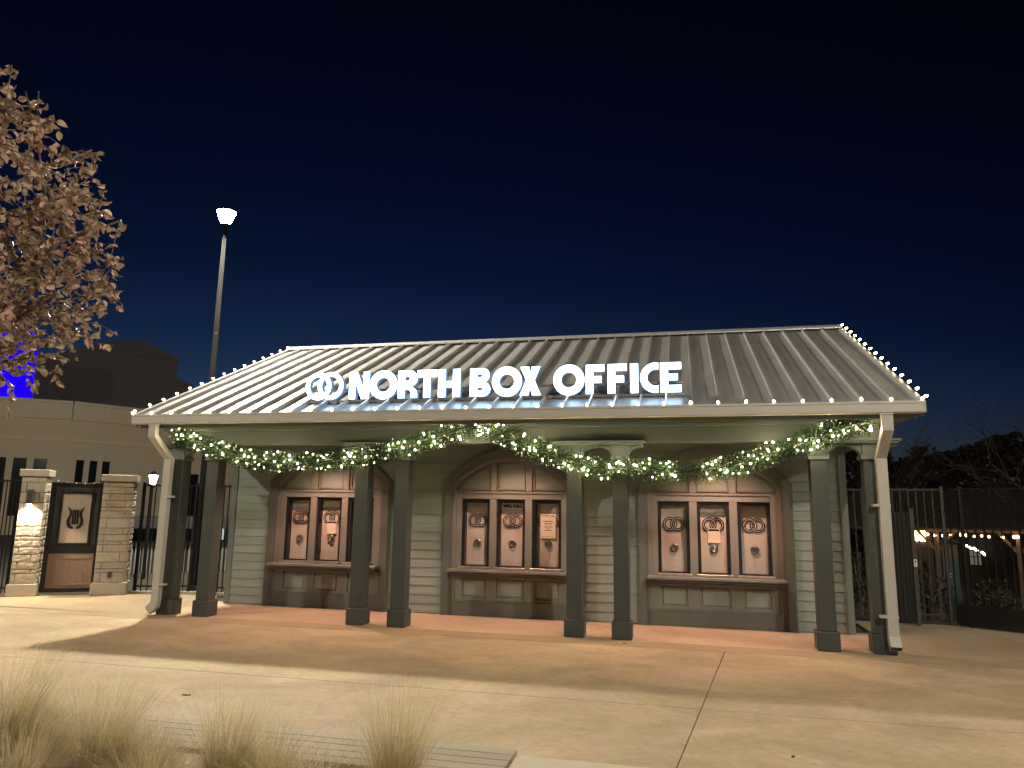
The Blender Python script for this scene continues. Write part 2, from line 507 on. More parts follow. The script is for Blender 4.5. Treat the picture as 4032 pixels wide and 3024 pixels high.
def sweep_rect(bm, pts, w, d, ax):
    """rectangular pipe: ax = direction of the width, section depth is perpendicular to path and ax"""
    ax = Vector(ax)
    rings = []
    for i, p in enumerate(pts):
        p = Vector(p)
        t = (Vector(pts[min(i + 1, len(pts) - 1)]) - Vector(pts[max(i - 1, 0)])).normalized()
        if i == 0: t = (Vector(pts[1]) - p).normalized()
        if i == len(pts) - 1: t = (p - Vector(pts[i - 1])).normalized()
        n = t.cross(ax).normalized()
        k = 1.0
        if 0 < i < len(pts) - 1:
            c = (Vector(pts[i + 1]) - p).normalized().dot((p - Vector(pts[i - 1])).normalized())
            k = 1 / max(0.5, sqrt((1 + c) / 2))
        rings.append([bm.verts.new(p + ax * (w / 2 * sx) + n * (d / 2 * k * sy)) for sx, sy in ((-1, -1), (1, -1), (1, 1), (-1, 1))])
    for i in range(len(rings) - 1):
        for k in range(4):
            bm.faces.new([rings[i][k], rings[i][(k + 1) % 4], rings[i + 1][(k + 1) % 4], rings[i + 1][k]])
    bmesh.ops.recalc_face_normals(bm, faces=bm.faces)
    return bm
for s, xc in ((-1, 0.075), (1, 13.045)):
    dw = obj('downspout', sweep_rect(bmesh.new(), [(xc, EY - 0.03, 3.64), (xc, EY - 0.03, 3.40), (xc, -0.095, 2.99), (xc, -0.095, 0.30 if s > 0 else 0.26)], 0.152, 0.105, (1, 0, 0)), 'gutter_grey', BLD)
    if s > 0:
        bm = sweep_rect(bmesh.new(), [(xc, -0.097, 0.305), (xc, -0.10, 0.27), (xc, -0.21, 0.13)], 0.158, 0.11, (1, 0, 0))
    else:
        bm = sweep_rect(bmesh.new(), [(xc, -0.097, 0.27), (xc - 0.005, -0.097, 0.21), (xc - 0.13, -0.097, 0.085)], 0.112, 0.155, (0, 1, 0))
    obj('downspout_shoe', bm, 'gutter_grey', dw)
    for z in (2.23, 0.56):
        obj('strap', B(xc - 0.085 - (0.0 if s < 0 else 0.09), xc + 0.085 + (0.09 if s < 0 else 0.0), -0.149, -0.041, z, z + 0.04, 0.003), 'gutter_grey', dw)
    obj('gutter_outlet', B(xc - 0.085, xc + 0.085, EY - 0.095, EY + 0.035, 3.60, 3.635, 0.004), 'gutter_grey', dw)

# roof ---------------------------------------------------------------------
roof = obj('roof', (lambda bm: extrude(bm, [[(EY + 0.02, EZ - 0.03), (RY, RZ - 0.035), (2 * RY - EY - 0.02, EZ - 0.03), (2 * RY - EY - 0.02, EZ - 0.06), (RY, RZ - 0.10), (EY + 0.02, EZ - 0.06)]], YZ, EL + 0.031, ER - 0.031))(bmesh.new()), 'sage_trim', BLD)
NP = 33
PWID = (ER - EL) / NP
slen = sqrt((RY - EY) ** 2 + (RZ - EZ) ** 2)
ang = atan2(RZ - EZ, RY - EY)
def slope_pt(x, t, h=0.0, back=False):
    y = EY + (RY - EY) * t; z = EZ + (RZ - EZ) * t
    y -= sin(ang) * h; z += cos(ang) * h
    if back: y = 2 * RY - y
    return (x, y, z)
def sbox(bm, x0, x1, t0, t1, h0, h1, nt=1, wob=0.0, seed=0):
    rows = []
    for i in range(nt + 1):
        t = t0 + (t1 - t0) * i / nt
        w = wob * noise.noise((seed * 3.1, i * 0.7, 0.2)) if wob else 0
        rows.append([bm.verts.new(slope_pt(x, t, h)) for x, h in ((x0, h0), (x1, h0), (x1, h1 + w), (x0, h1 + w))])
    for i in range(nt):
        for k in range(4):
            bm.faces.new([rows[i][k], rows[i][(k + 1) % 4], rows[i + 1][(k + 1) % 4], rows[i + 1][k]])
    bm.faces.new(rows[0]); bm.faces.new(list(reversed(rows[-1])))
    bmesh.ops.recalc_face_normals(bm, faces=bm.faces)
    return bm
pan_meshes = [mesh_of(sbox(bmesh.new(), 0.008, PWID - 0.008, -0.006, 0.995, -0.028, 0.0, 14, 0.011, sd), 'roof_pan', 'roof_metal') for sd in range(4)]
seam_me = mesh_of(sbox(bmesh.new(), -0.014, 0.014, -0.006, 0.965, -0.02, 0.074), 'roof_seam', 'roof_metal')
for k in range(NP):
    inst('roof_pan', pan_meshes[k % 4], roof, (EL + k * PWID, 0, 0))
for k in range(1, NP):
    inst('roof_seam', seam_me, roof, (EL + k * PWID, 0, 0))
for xa in (EL - 0.012, ER - 0.05):
    obj('rake_trim', sbox(bmesh.new(), xa, xa + 0.062, -0.008, 0.992, -0.03, 0.056), 'roof_metal', roof)
bm = bmesh.new()
extrude(bm, [[(RY - 0.21, RZ - 0.042), (RY - 0.21, RZ - 0.012), (RY, RZ + 0.09), (RY + 0.19, RZ + 0.0), (RY + 0.19, RZ - 0.015), (RY, RZ + 0.07)]], YZ, EL - 0.02, ER + 0.02)
obj('ridge_cap', bm, 'roof_metal', roof)
bm = bmesh.new()
extrude(bm, [[(RY, RZ), (2 * RY - EY, EZ), (2 * RY - EY, EZ - 0.028), (RY, RZ - 0.028)]], YZ, EL, ER)
obj('rear_roof_sheet', bm, 'roof_metal', roof)

# walls --------------------------------------------------------------------
WC = [2.60, 6.605, 10.535]     # window centres
HW, ZSP, ZAP = 1.39, 2.65, 3.31
RA = (HW * HW + (ZAP - ZSP) ** 2) / (2 * (ZAP - ZSP)); ZC = ZAP - RA
def half_w(z, d=0.0):
    r = RA - d; h = HW - d
    zs = ZC + sqrt(max(0, r * r - h * h))
    if z <= zs: return h
    if z >= ZC + r: return 0.0
    return sqrt(r * r - (z - ZC) ** 2)
def arch_path(d, zb, n=18, xoff=0.0):
    """from bottom left up over the arch to bottom right"""
    r = RA - d; h = HW - d
    a = math.asin(h / r)
    pts = [(xoff - h, zb)]
    for i in range(n + 1):
        t = -a + 2 * a * i / n
        pts.append((xoff + r * sin(t), ZC + r * cos(t)))
    pts.append((xoff + h, zb))
    return pts
def band(d0, d1, zb, xoff):
    return arch_path(d0, zb, 18, xoff) + list(reversed(arch_path(d1, zb, 18, xoff)))

wall = obj('wall', B(XL + 0.02, XR - 0.02, WY + 0.24, 2 * RY - WY, 0.0, 3.61), 'siding', BLD)
segs0 = []
edges = [XL + 0.12] + [v for c in WC for v in (c - HW + 0.05, c + HW - 0.05)] + [XR - 0.12]
for i in range(0, len(edges), 2):
    obj('wall_sheathing', B(edges[i] - 0.1, edges[i + 1] + 0.1, WY + 0.025, WY + 0.235, 0.0, 3.61), 'siding', wall)
obj('wall_sheathing', B(XL + 0.02, XR - 0.02, WY + 0.026, WY + 0.234, 3.30, 3.605), 'siding', wall)
EXP = 0.178
board_cache = {}
z = 0.02; row = 0
while z < 3.58:
    zt = min(z + EXP + 0.02, 3.60)
    e = [XL + 0.125]
    for c in WC:
        h = half_w(z + EXP * 0.6) - 0.07
        if h > 0.05: e += [c - h, c + h]
    e.append(XR - 0.125)
    for i in range(0, len(e), 2):
        L_ = e[i + 1] - e[i]
        key = round(L_, 3), round(zt - z, 3)
        if key not in board_cache:
            bm = bmesh.new()
            extrude(bm, [[(0.0, 0), (0.014, -0.002), (0.022, zt - z), (0.006, zt - z)]], lambda u, v, d: (d, u - 0.008, v), 0, L_)
            for v in bm.verts: pass
            # lap: bottom edge sticks out, top tucks under the board above
            for v in bm.verts:
                v.co.y = v.co.y if v.co.z > 0.05 else v.co.y - 0.012
            board_cache[key] = mesh_of(bm, 'siding_board', 'siding')
        inst('siding_board', board_cache[key], wall, (e[i], WY, z))
    z += EXP; row += 1
for xa, xb in ((XL, XL + 0.13), (XR - 0.13, XR)):
    obj('corner_board', B(xa, xb, WY - 0.035, WY + 0.24, 0.005, 3.61, 0.004), 'corner_trim', wall)
for xa, xb in ((XL - 0.02, XL + 0.022), (XR - 0.022, XR + 0.02)):
    obj('side_wall', B(xa, xb, WY + 0.242, 2 * RY - WY, 0.004, 3.62), 'siding', wall)

# ticket windows -------------------------------------------------------------
def ring_segments(c, ro, ri, over, n=56):
    """two interlocked double line rings; returns list of quads (4 pts)"""
    quads = []
    th = (ro - ri) * 0.40
    for s in (-1, 1):
        for r0, r1 in ((ro, ro - th), (ri + th, ri)):
            for k in range(n):
                a0, a1 = 2 * pi * k / n, 2 * pi * (k + 1) / n
                am = (a0 + a1) / 2; rm = (r0 + r1) / 2
                x, y = s * c + rm * cos(am), rm * sin(am)
                d = sqrt((x + s * c) ** 2 + y * y)
                hidden = ri < d < ro and ((s > 0 and y > 0) or (s < 0 and y < 0))
                if hidden: continue
                quads.append([(s * c + r0 * cos(a0), r0 * sin(a0)), (s * c + r0 * cos(a1), r0 * sin(a1)), (s * c + r1 * cos(a1), r1 * sin(a1)), (s * c + r1 * cos(a0), r1 * sin(a0))])
    return quads
def decal_mesh():
    bm = bmesh.new()
    for q in ring_segments(0.068, 0.136, 0.080, True):
        v = [bm.verts.new((x, 0, zz)) for x, zz in q]
        bm.faces.new(v)
    r = mesh_of(bm, 'ring_emblem', 'decal')
    bm = bmesh.new()
    for s in (-1, 1):
        for k in range(40):
            a0, a1 = 2 * pi * k / 40, 2 * pi * (k + 1) / 40
            v = [bm.verts.new((s * 0.068 + rr * cos(a), 0.0015 + 0.0006 * s, rr * sin(a))) for rr, a in ((0.131, a0), (0.131, a1), (0.087, a1), (0.087, a0))]
            bm.faces.new(v)
    return r, mesh_of(bm, 'ring_fill', 'decal_pale')
ring_me, ring_fill_me = decal_mesh()
def speaker_mesh():
    bm = bmesh.new()
    prof = [(0.0, -0.030), (0.012, -0.030), (0.014, -0.020), (0.022, -0.020), (0.024, -0.032), (0.032, -0.032), (0.034, -0.020), (0.042, -0.020), (0.044, -0.032), (0.062, -0.030), (0.078, -0.020), (0.080, 0.0), (0.0, 0.001)]
    lathe(bm, prof, 24)
    for v in bm.verts: v.co = (v.co.x, v.co.z, v.co.y)
    bmesh.ops.recalc_face_normals(bm, faces=bm.faces)
    return mesh_of(bm, 'speaker_grille', 'steel', True)
speaker_me = speaker_mesh()
OPN = [(-1.03, -0.44), (-0.295, 0.295), (0.44, 1.03)]
ZO0, ZO1 = 0.965, 2.30
def text_obj(name, txt, size, parent, x, y, z, mat='ink', offset=0.0):
    cu = bpy.data.curves.new(name, 'FONT')
    cu.body = txt; cu.size = size; cu.align_x = 'CENTER'; cu.align_y = 'CENTER'; cu.offset = offset
    cu.resolution_u = 3
    t = bpy.data.objects.new(name + '_curve', cu)
    COL.objects.link(t)
    me = bpy.data.meshes.new_from_object(t.evaluated_get(bpy.context.evaluated_depsgraph_get()))
    bpy.data.objects.remove(t)
    for v in me.vertices: v.co = (v.co.x, 0, v.co.y)
    me.materials.clear(); me.materials.append(MT[mat])
    return inst(name, me, parent, (x, y, z))

for wi, c in enumerate(WC):
    bm = bmesh.new(); extrude(bm, [band(0.0, 0.13, 0.0, c)], XZ, WY - 0.11, WY + 0.02)
    tw = obj('ticket_window', bm, 'taupe_dark', BLD)
    bm = bmesh.new(); extrude(bm, [band(-0.035, 0.0, 0.0, c)], XZ, WY - 0.075, WY + 0.02)
    obj('outer_moulding', bm, 'corner_trim', tw)
    bm = bmesh.new(); extrude(bm, [band(0.13, 0.175, 0.0, c)], XZ, WY - 0.085, WY + 0.02)
    obj('inner_moulding', bm, 'taupe_dark', tw)
    bm = bmesh.new(); extrude(bm, [band(0.175, 0.25, 0.30, c)], XZ, WY - 0.052, WY + 0.03)
    obj('inner_casing', bm, 'taupe', tw)
    FY0, FY1 = WY - 0.04, WY + 0.09
    h2 = HW - 0.25
    # stiles and rails
    def piece(x0, x1, z0, z1, nm='stile', y0=FY0):
        obj(nm, B(c + x0, c + x1, y0, FY1, z0, z1, 0.003), 'taupe', tw)
    piece(-h2 + 0.001, OPN[0][0], ZO0 - 0.05, 2.46); piece(OPN[2][1], h2 - 0.001, ZO0 - 0.05, 2.46)
    for a, b in ((OPN[0][1], OPN[1][0]), (OPN[1][1], OPN[2][0])):
        piece(a, b, ZO0 - 0.05, 2.299)
        zt = ZC + sqrt((RA - 0.25) ** 2 - max(abs(a), abs(b)) ** 2)
        piece(a + 0.01, b - 0.01, 2.462, zt + 0.02, 'mullion', FY0 + 0.004)
    obj('transom_rail', B(c + OPN[0][0] + 0.001, c + OPN[2][1] - 0.001, FY0 - 0.002, FY1, 2.301, 2.458, 0.004), 'taupe', tw)
    obj('transom_bead', B(c + OPN[0][0] - 0.02, c + OPN[2][1] + 0.02, FY0 - 0.02, FY0 - 0.0025, 2.415, 2.44, 0.003), 'taupe', tw)
    # arched transom panels with raised beads
    for a, b in ((-h2 + 0.0, OPN[0][1] + 0.01), (OPN[1][0] - 0.01, OPN[1][1] + 0.01), (OPN[2][0] - 0.01, h2)):
        def outline(ins, d):
            xa, xb = a + ins, b - ins
            n = 12
            top = [(xa + (xb - xa) * i / n, 0) for i in range(n + 1)]
            r = RA - d
            top = [(x, max(2.47 + ins, ZC + sqrt(max(0.0, r * r - x * x)))) for x, _ in top]
            return [(c + xa, 2.465 + ins)] + [(c + x, zz) for x, zz in top] + [(c + xb, 2.465 + ins)]
        bm = bmesh.new(); extrude(bm, [outline(0.0, 0.25)], XZ, WY + 0.04, WY + 0.06)
        obj('transom_panel', bm, 'panel_sage', tw)
        o1, o2 = outline(0.022, 0.27), outline(0.052, 0.30)
        bm = bmesh.new(); extrude(bm, [o1, list(reversed(o2))], XZ, WY + 0.0, WY + 0.041)
        obj('panel_bead', bm, 'taupe', tw)
    # glazed openings
    for pi_, (a, b) in enumerate(OPN):
        fr = 0.06
        bm = bmesh.new()
        extrude(bm, [[(c + a, ZO0), (c + b, ZO0), (c + b, ZO1), (c + a, ZO1)], [(c + a + fr, ZO0 + 0.02), (c + a + fr, ZO1 - fr - 0.015), (c + b - fr, ZO1 - fr - 0.015), (c + b - fr, ZO0 + 0.02)]], XZ, WY + 0.004, WY + 0.172)
        obj('sash', bm, 'black_frame', tw)
        obj('pane', B(c + a + fr, c + b - fr, WY + 0.132, WY + 0.137, ZO0 + 0.02, ZO1 - fr), 'window_glass', tw)
        obj('roller_blind', B(c + a, c + b, WY + 0.150, WY + 0.156, ZO0, ZO1), 'blind', tw)
        xm = c + (a + b) / 2
        off = {0: 0.0, 1: 0.0, 2: 0.0}[pi_]
        inst('ring_emblem', ring_me, tw, (xm + off, WY + 0.1285, 1.87))
        inst('ring_fill', ring_fill_me, tw, (xm + off, WY + 0.1300, 1.87))
        inst('speaker_grille', speaker_me, tw, (xm + 0.005, WY + 0.130, 1.425))
        tr = obj('ticket_tray', B(c + a - 0.03, c + b + 0.03, WY - 0.15, WY + 0.018, 0.918, 0.962, 0.006), 'steel_tray', tw)
        bm = bmesh.new(); lathe(bm, [(0.0, 0.9632), (0.07, 0.9632), (0.075, 0.9625)], 16, xm, WY - 0.10)
        for v in bm.verts: v.co.y = WY - 0.10 + (v.co.y - (WY - 0.10)) * 0.4
        obj('tray_scoop', bm, 'ink', tw)
        if pi_ == 1:
            obj('header_strip', B(c + a + fr, c + b - fr, WY + 0.126, WY + 0.131, 2.105, 2.132), 'paper', tw)
            obj('header_plate', B(c + a + fr, c + b - fr, WY + 0.1285, WY + 0.1312, 2.133, 2.225), 'blind', tw)
            if wi == 1:
                text_obj('lettering', 'WILL CALL', 0.08, tw, xm, WY + 0.1265, 2.168, 'ink', 0.007)
    # counter, apron, base
    ct = obj('counter', B(c - 1.235, c + 1.235, WY - 0.33, WY - 0.03, 0.862, 0.916, 0.008), 'taupe', tw)
    obj('counter_moulding', B(c - 1.20, c + 1.20, WY - 0.27, WY - 0.04, 0.815, 0.860, 0.008), 'taupe_dark', tw)
    obj('counter_moulding', B(c - 1.17, c + 1.17, WY - 0.20, WY - 0.04, 0.765, 0.813, 0.008), 'taupe_dark', tw)
    obj('apron_backing', B(c - h2 - 0.08, c + h2 + 0.08, WY + 0.015, WY + 0.05, 0.0, 0.93), 'panel_sage', tw)
    stx = [(-h2 - 0.07, -0.99), (-0.50, -0.275), (0.275, 0.50), (0.99, h2 + 0.07)]
    for a, b in stx:
        obj('apron_stile', B(c + a, c + b, WY - 0.04, WY + 0.014, 0.30, 0.765, 0.004), 'taupe', tw)
    for a, b in ((-0.988, -0.502), (-0.273, 0.273), (0.502, 0.988)):
        obj('apron_rail', B(c + a, c + b, WY - 0.038, WY + 0.014, 0.302, 0.36, 0.003), 'taupe', tw)
        obj('apron_rail', B(c + a, c + b, WY - 0.038, WY + 0.014, 0.735, 0.764, 0.003), 'taupe', tw)
        obj('apron_panel', B(c + a + 0.035, c + b - 0.035, WY - 0.004, WY + 0.0145, 0.39, 0.71, 0.012), 'panel_sage', tw)
    obj('base_board', B(c - h2 - 0.072, c + h2 + 0.072, WY - 0.068, WY + 0.014, 0.004, 0.282, 0.004), 'taupe_dark', tw)
    obj('base_cap', B(c - h2 - 0.072, c + h2 + 0.072, WY - 0.08, WY + 0.014, 0.283, 0.299, 0.003), 'taupe', tw)
    if wi == 1:
        a, b = OPN[2]; xm = c + (a + b) / 2
        nt = obj('notice', B(xm - 0.155, xm + 0.155, WY + 0.120, WY + 0.1225, 1.545, 2.02), 'paper', tw)
        nt['label'] = 'printed hours notice taped inside the glass'
        rows = [(1.985, -0.125, 0.03, 0.014), (1.982, 0.055, 0.13, 0.016), (1.875, -0.10, 0.10, 0.014), (1.832, -0.075, 0.0, 0.014), (1.832, 0.02, 0.075, 0.014), (1.808, -0.045, 0.045, 0.007), (1.767, -0.08, 0.0, 0.014), (1.767, 0.015, 0.08, 0.014), (1.742, -0.045, 0.045, 0.007), (1.70, -0.07, 0.07, 0.014), (1.58, -0.12, 0.12, 0.004)]
        for zz, xa, xb, hh in rows:
            obj('print_line', B(xm + xa, xm + xb, WY + 0.1185, WY + 0.1195, zz - hh / 2, zz + hh / 2), 'ink', tw)
    else:
        xm = c + 0.01
        obj('notice', B(xm - 0.112, xm + 0.112, WY + 0.120, WY + 0.1225, 1.53, 1.80), 'paper', tw)
        obj('notice_header', B(xm - 0.10, xm + 0.10, WY + 0.1185, WY + 0.1195, 1.752, 1.788), 'ink', tw)
    # recessed porch downlight above the window
    dl = obj('downlight', (lambda bm: lathe(bm, [(0.0, 3.610), (0.075, 3.610), (0.095, 3.604), (0.10, 3.6105)], 20, c, 0.98))(bmesh.new()), 'porch_glow', BLD)
    ld = bpy.data.lights.new('downlight_lamp', 'SPOT')
    ld.energy = (460, 350, 430)[wi] * K
    ld.color = (1.0, 0.54, 0.36)
    ld.spot_size = radians(116); ld.spot_blend = 0.75
    ld.shadow_soft_size = 0.05
    lo = bpy.data.objects.new('downlight_lamp', ld)
    COL.objects.link(lo); lo.parent = dl
    lo.location = (c + 0.10, 0.98, 3.585)
    lo.rotation_euler = (radians(-3), 0, 0)

# ------------------------------------------------------------------ illuminated sign
SY, SZ0, SH = -0.10, 4.112, 0.516
SIGN = thing('illuminated_sign', 'glowing white letters NORTH BOX OFFICE with linked rings standing on the roof', 'sign', (6.5, SY, 4.05))
def poly_letter(ch, w, H):
    t = 0.135
    if ch == 'N':
        return [[[(0, 0), (0, H), (t + .03, H), (w - t + .01, .40 * H), (w - t + .01, H), (w, H), (w, 0), (w - t - .02, 0), (t - .005, .60 * H), (t - .005, 0)]]]
    if ch == 'T':
        return [[[(0, H), (w, H), (w, H - .135), (w / 2 + .066, H - .135), (w / 2 + .066, 0), (w / 2 - .066, 0), (w / 2 - .066, H - .135), (0, H - .135)]]]
    if ch == 'H':
        s = .138
        return [[[(0, 0), (0, H), (s, H), (s, .57 * H), (w - s, .57 * H), (w - s, H), (w, H), (w, 0), (w - s, 0), (w - s, .34 * H), (s, .34 * H), (s, 0)]]]
    if ch == 'I':
        return [[[(0, 0), (0, H), (w, H), (w, 0)]]]
    if ch == 'F':
        s = .128
        return [[[(0, 0), (0, H), (w, H), (w, H - .12), (s, H - .12), (s, .60 * H), (w - .05, .60 * H), (w - .05, .375 * H), (s, .375 * H), (s, 0)]]]
    if ch == 'E':
        s = .128
        return [[[(0, 0), (0, H), (w, H), (w, H - .12), (s, H - .12), (s, .615 * H), (w - .06, .615 * H), (w - .06, .40 * H), (s, .40 * H), (s, .12), (w, .12), (w, 0)]]]
    if ch == 'X':
        s = .155
        return [[[(0, 0), (w / 2 - .075, .52 * H), (0.01, H), (s + .01, H), (w / 2 + .005, .72 * H), (w - s - .01, H), (w - .01, H), (w / 2 + .078, .52 * H), (w, 0), (w - s, 0), (w / 2, .31 * H), (s, 0)]]]
    if ch == 'R':
        r = .152
        return [[[(0, 0), (0, H)] + [(w - r, H)] + arc(w - r, H - r, r, pi / 2, -pi / 2, 12) + arc(w - r - .0, H - 2 * r - .0 - r + .0, r, pi / 2, 0, 8)[1:] + [(w, 0), (w - .125, 0), (w - .125, .20 * H), (w - .165, .30 * H), (.135, .30 * H), (.135, 0)],
                 [(.135, H - .115), (.135, H - .19), (w - .17, H - .19), (w - .145, H - .152), (w - .17, H - .115)]]]
    if ch == 'B':
        r1, r2 = H * .25, H * .25
        return [[[(0, 0), (0, H), (w - r1 - .015, H)] + arc(w - r1 - .015, H - r1, r1, pi / 2, -pi / 2, 12)[1:] + arc(w - r2, r2, r2, pi / 2, -pi / 2, 12)[0:],
                 [(.135, H - .105), (.135, H - .165), (w - .165, H - .165), (w - .145, H - .135), (w - .165, H - .105)],
                 [(.135, .165), (.135, .10), (w - .155, .10), (w - .135, .132), (w - .155, .165)]]]
    if ch == 'C':
        r, ri = H / 2 + .004, .145
        cx = r
        a0 = math.acos((w - cx) / r); b0 = math.acos(min(1, (w - cx) / ri))
        return [[[(cx + r * cos(a), H / 2 + r * sin(a)) for a in [a0 + (2 * pi - 2 * a0) * i / 28 for i in range(29)]] +
                 [(cx + ri * cos(a), H / 2 + ri * sin(a)) for a in [2 * pi - b0 - (2 * pi - 2 * b0) * i / 22 for i in range(23)]]]]
    if ch == 'O':
        r = w / 2
        return [[circle(r, H / 2, r, 40), list(reversed(circle(r, H / 2, r * .50, 32)))]]
LET = [('N', 3.88, 4.29), ('O', 4.30, 4.85), ('R', 4.87, 5.25), ('T', 5.25, 5.63), ('H', 5.66, 6.08), ('B', 6.27, 6.65), ('O', 6.685, 7.235), ('X', 7.20, 7.58),
       ('O', 7.81, 8.36), ('F', 8.39, 8.71), ('F', 8.77, 9.10), ('I', 9.16, 9.293), ('C', 9.33, 9.635), ('E', 9.67, 10.02)]
for ch, xa, xb in LET:
    for loops in poly_letter(ch, xb - xa, SH):
        bm = bmesh.new(); extrude(bm, loops, XZ, 0.0, 0.11, 0, 1)
        obj('letter', bm, ['sign_face', 'sign_side'], SIGN, (xa, SY, SZ0))
for k, cx in enumerate((3.238, 3.492)):
    bm = bmesh.new(); extrude(bm, [circle(0, 0, 0.268, 44), list(reversed(circle(0, 0, 0.183, 36)))], XZ, 0.0, 0.106 + 0.003 * k, 0, 1)
    obj('ring', bm, ['sign_face', 'sign_side'], SIGN, (cx, SY - 0.004 * k, SZ0 + SH / 2 + 0.005))
obj('mounting_rail', B(2.95, 10.05, SY + 0.035, SY + 0.075, SZ0 - 0.055, SZ0 - 0.012, 0.003), 'steel_tray', SIGN)
obj('mounting_rail', B(2.95, 10.05, SY + 0.125, SY + 0.165, SZ0 + 0.17, SZ0 + 0.21, 0.003), 'steel_tray', SIGN)
for x in (3.56, 4.55, 5.6, 6.66, 7.7, 8.9, 9.85):
    zr = EZ + (SY + 0.055 - EY) * SL
    obj('mounting_bracket', B(x - 0.02, x + 0.02, SY + 0.037, SY + 0.073, zr - 0.02, SZ0 - 0.05, 0.003), 'steel_tray', SIGN)
    obj('bracket_foot', B(x - 0.06, x + 0.06, SY + 0.0, SY + 0.11, zr - 0.02, zr + 0.055, 0.004), 'steel_tray', SIGN)

# ------------------------------------------------------------------ string lights on eave and rakes
bm = bmesh.new()
lathe(bm, [(0.0, 0.058), (0.008, 0.052), (0.016, 0.038), (0.0205, 0.020), (0.018, 0.004), (0.010, -0.004), (0.0, -0.005)], 10)
bulb_me = mesh_of(bm, 'bulb', 'bulb_glow', True)
bm = bmesh.new()
lathe(bm, [(0.0, -0.001), (0.0125, -0.002), (0.0125, -0.028), (0.0, -0.029)], 8)
socket_me = mesh_of(bm, 'socket', 'green_wire', True)
def string_light(label, pts, aim, cat='string lights', gr='bulb strings on the roof edge'):
    L0 = thing('string_light', label, cat, pts[0], gr)
    cord = []
    for i, p in enumerate(pts):
        p = Vector(p)
        d = Vector(aim) + Vector((rng.uniform(-.22, .22), rng.uniform(-.22, .22), rng.uniform(-.15, .15)))
        q = d.to_track_quat('Z', 'Y').to_euler()
        b = inst('bulb', bulb_me, L0, p, q)
        s = inst('socket', socket_me, L0, p, q)
        cord.append(p - d.normalized() * 0.03)
        if i < len(pts) - 1:
            m = (p + Vector(pts[i + 1])) / 2 - d.normalized() * 0.03 + Vector((0, 0, -0.012 - rng.random() * .015))
            cord.append(m)
    obj('cord', tube(bmesh.new(), cord, 0.0045, 5), 'green_wire', L0)
NB = 33
string_light('warm bulb string clipped along the front gutter', [(EL + 0.0 + (ER - EL - 0.03) * k / NB, EY - 0.095 + rng.uniform(-.006, .006), 3.822) for k in range(NB + 1)], (0, -0.75, 0.55))
for s, x, lab in ((-1, EL - 0.03, 'warm bulb string running up the left roof slope edge'), (1, ER + 0.035, 'warm bulb string running up the right roof slope edge')):
    n = 15
    pts = [slope_pt(x, 0.004 + 0.992 * k / (n - 1), 0.075) for k in range(n)]
    string_light(lab, pts, (s * 0.85, -0.1, 0.35))

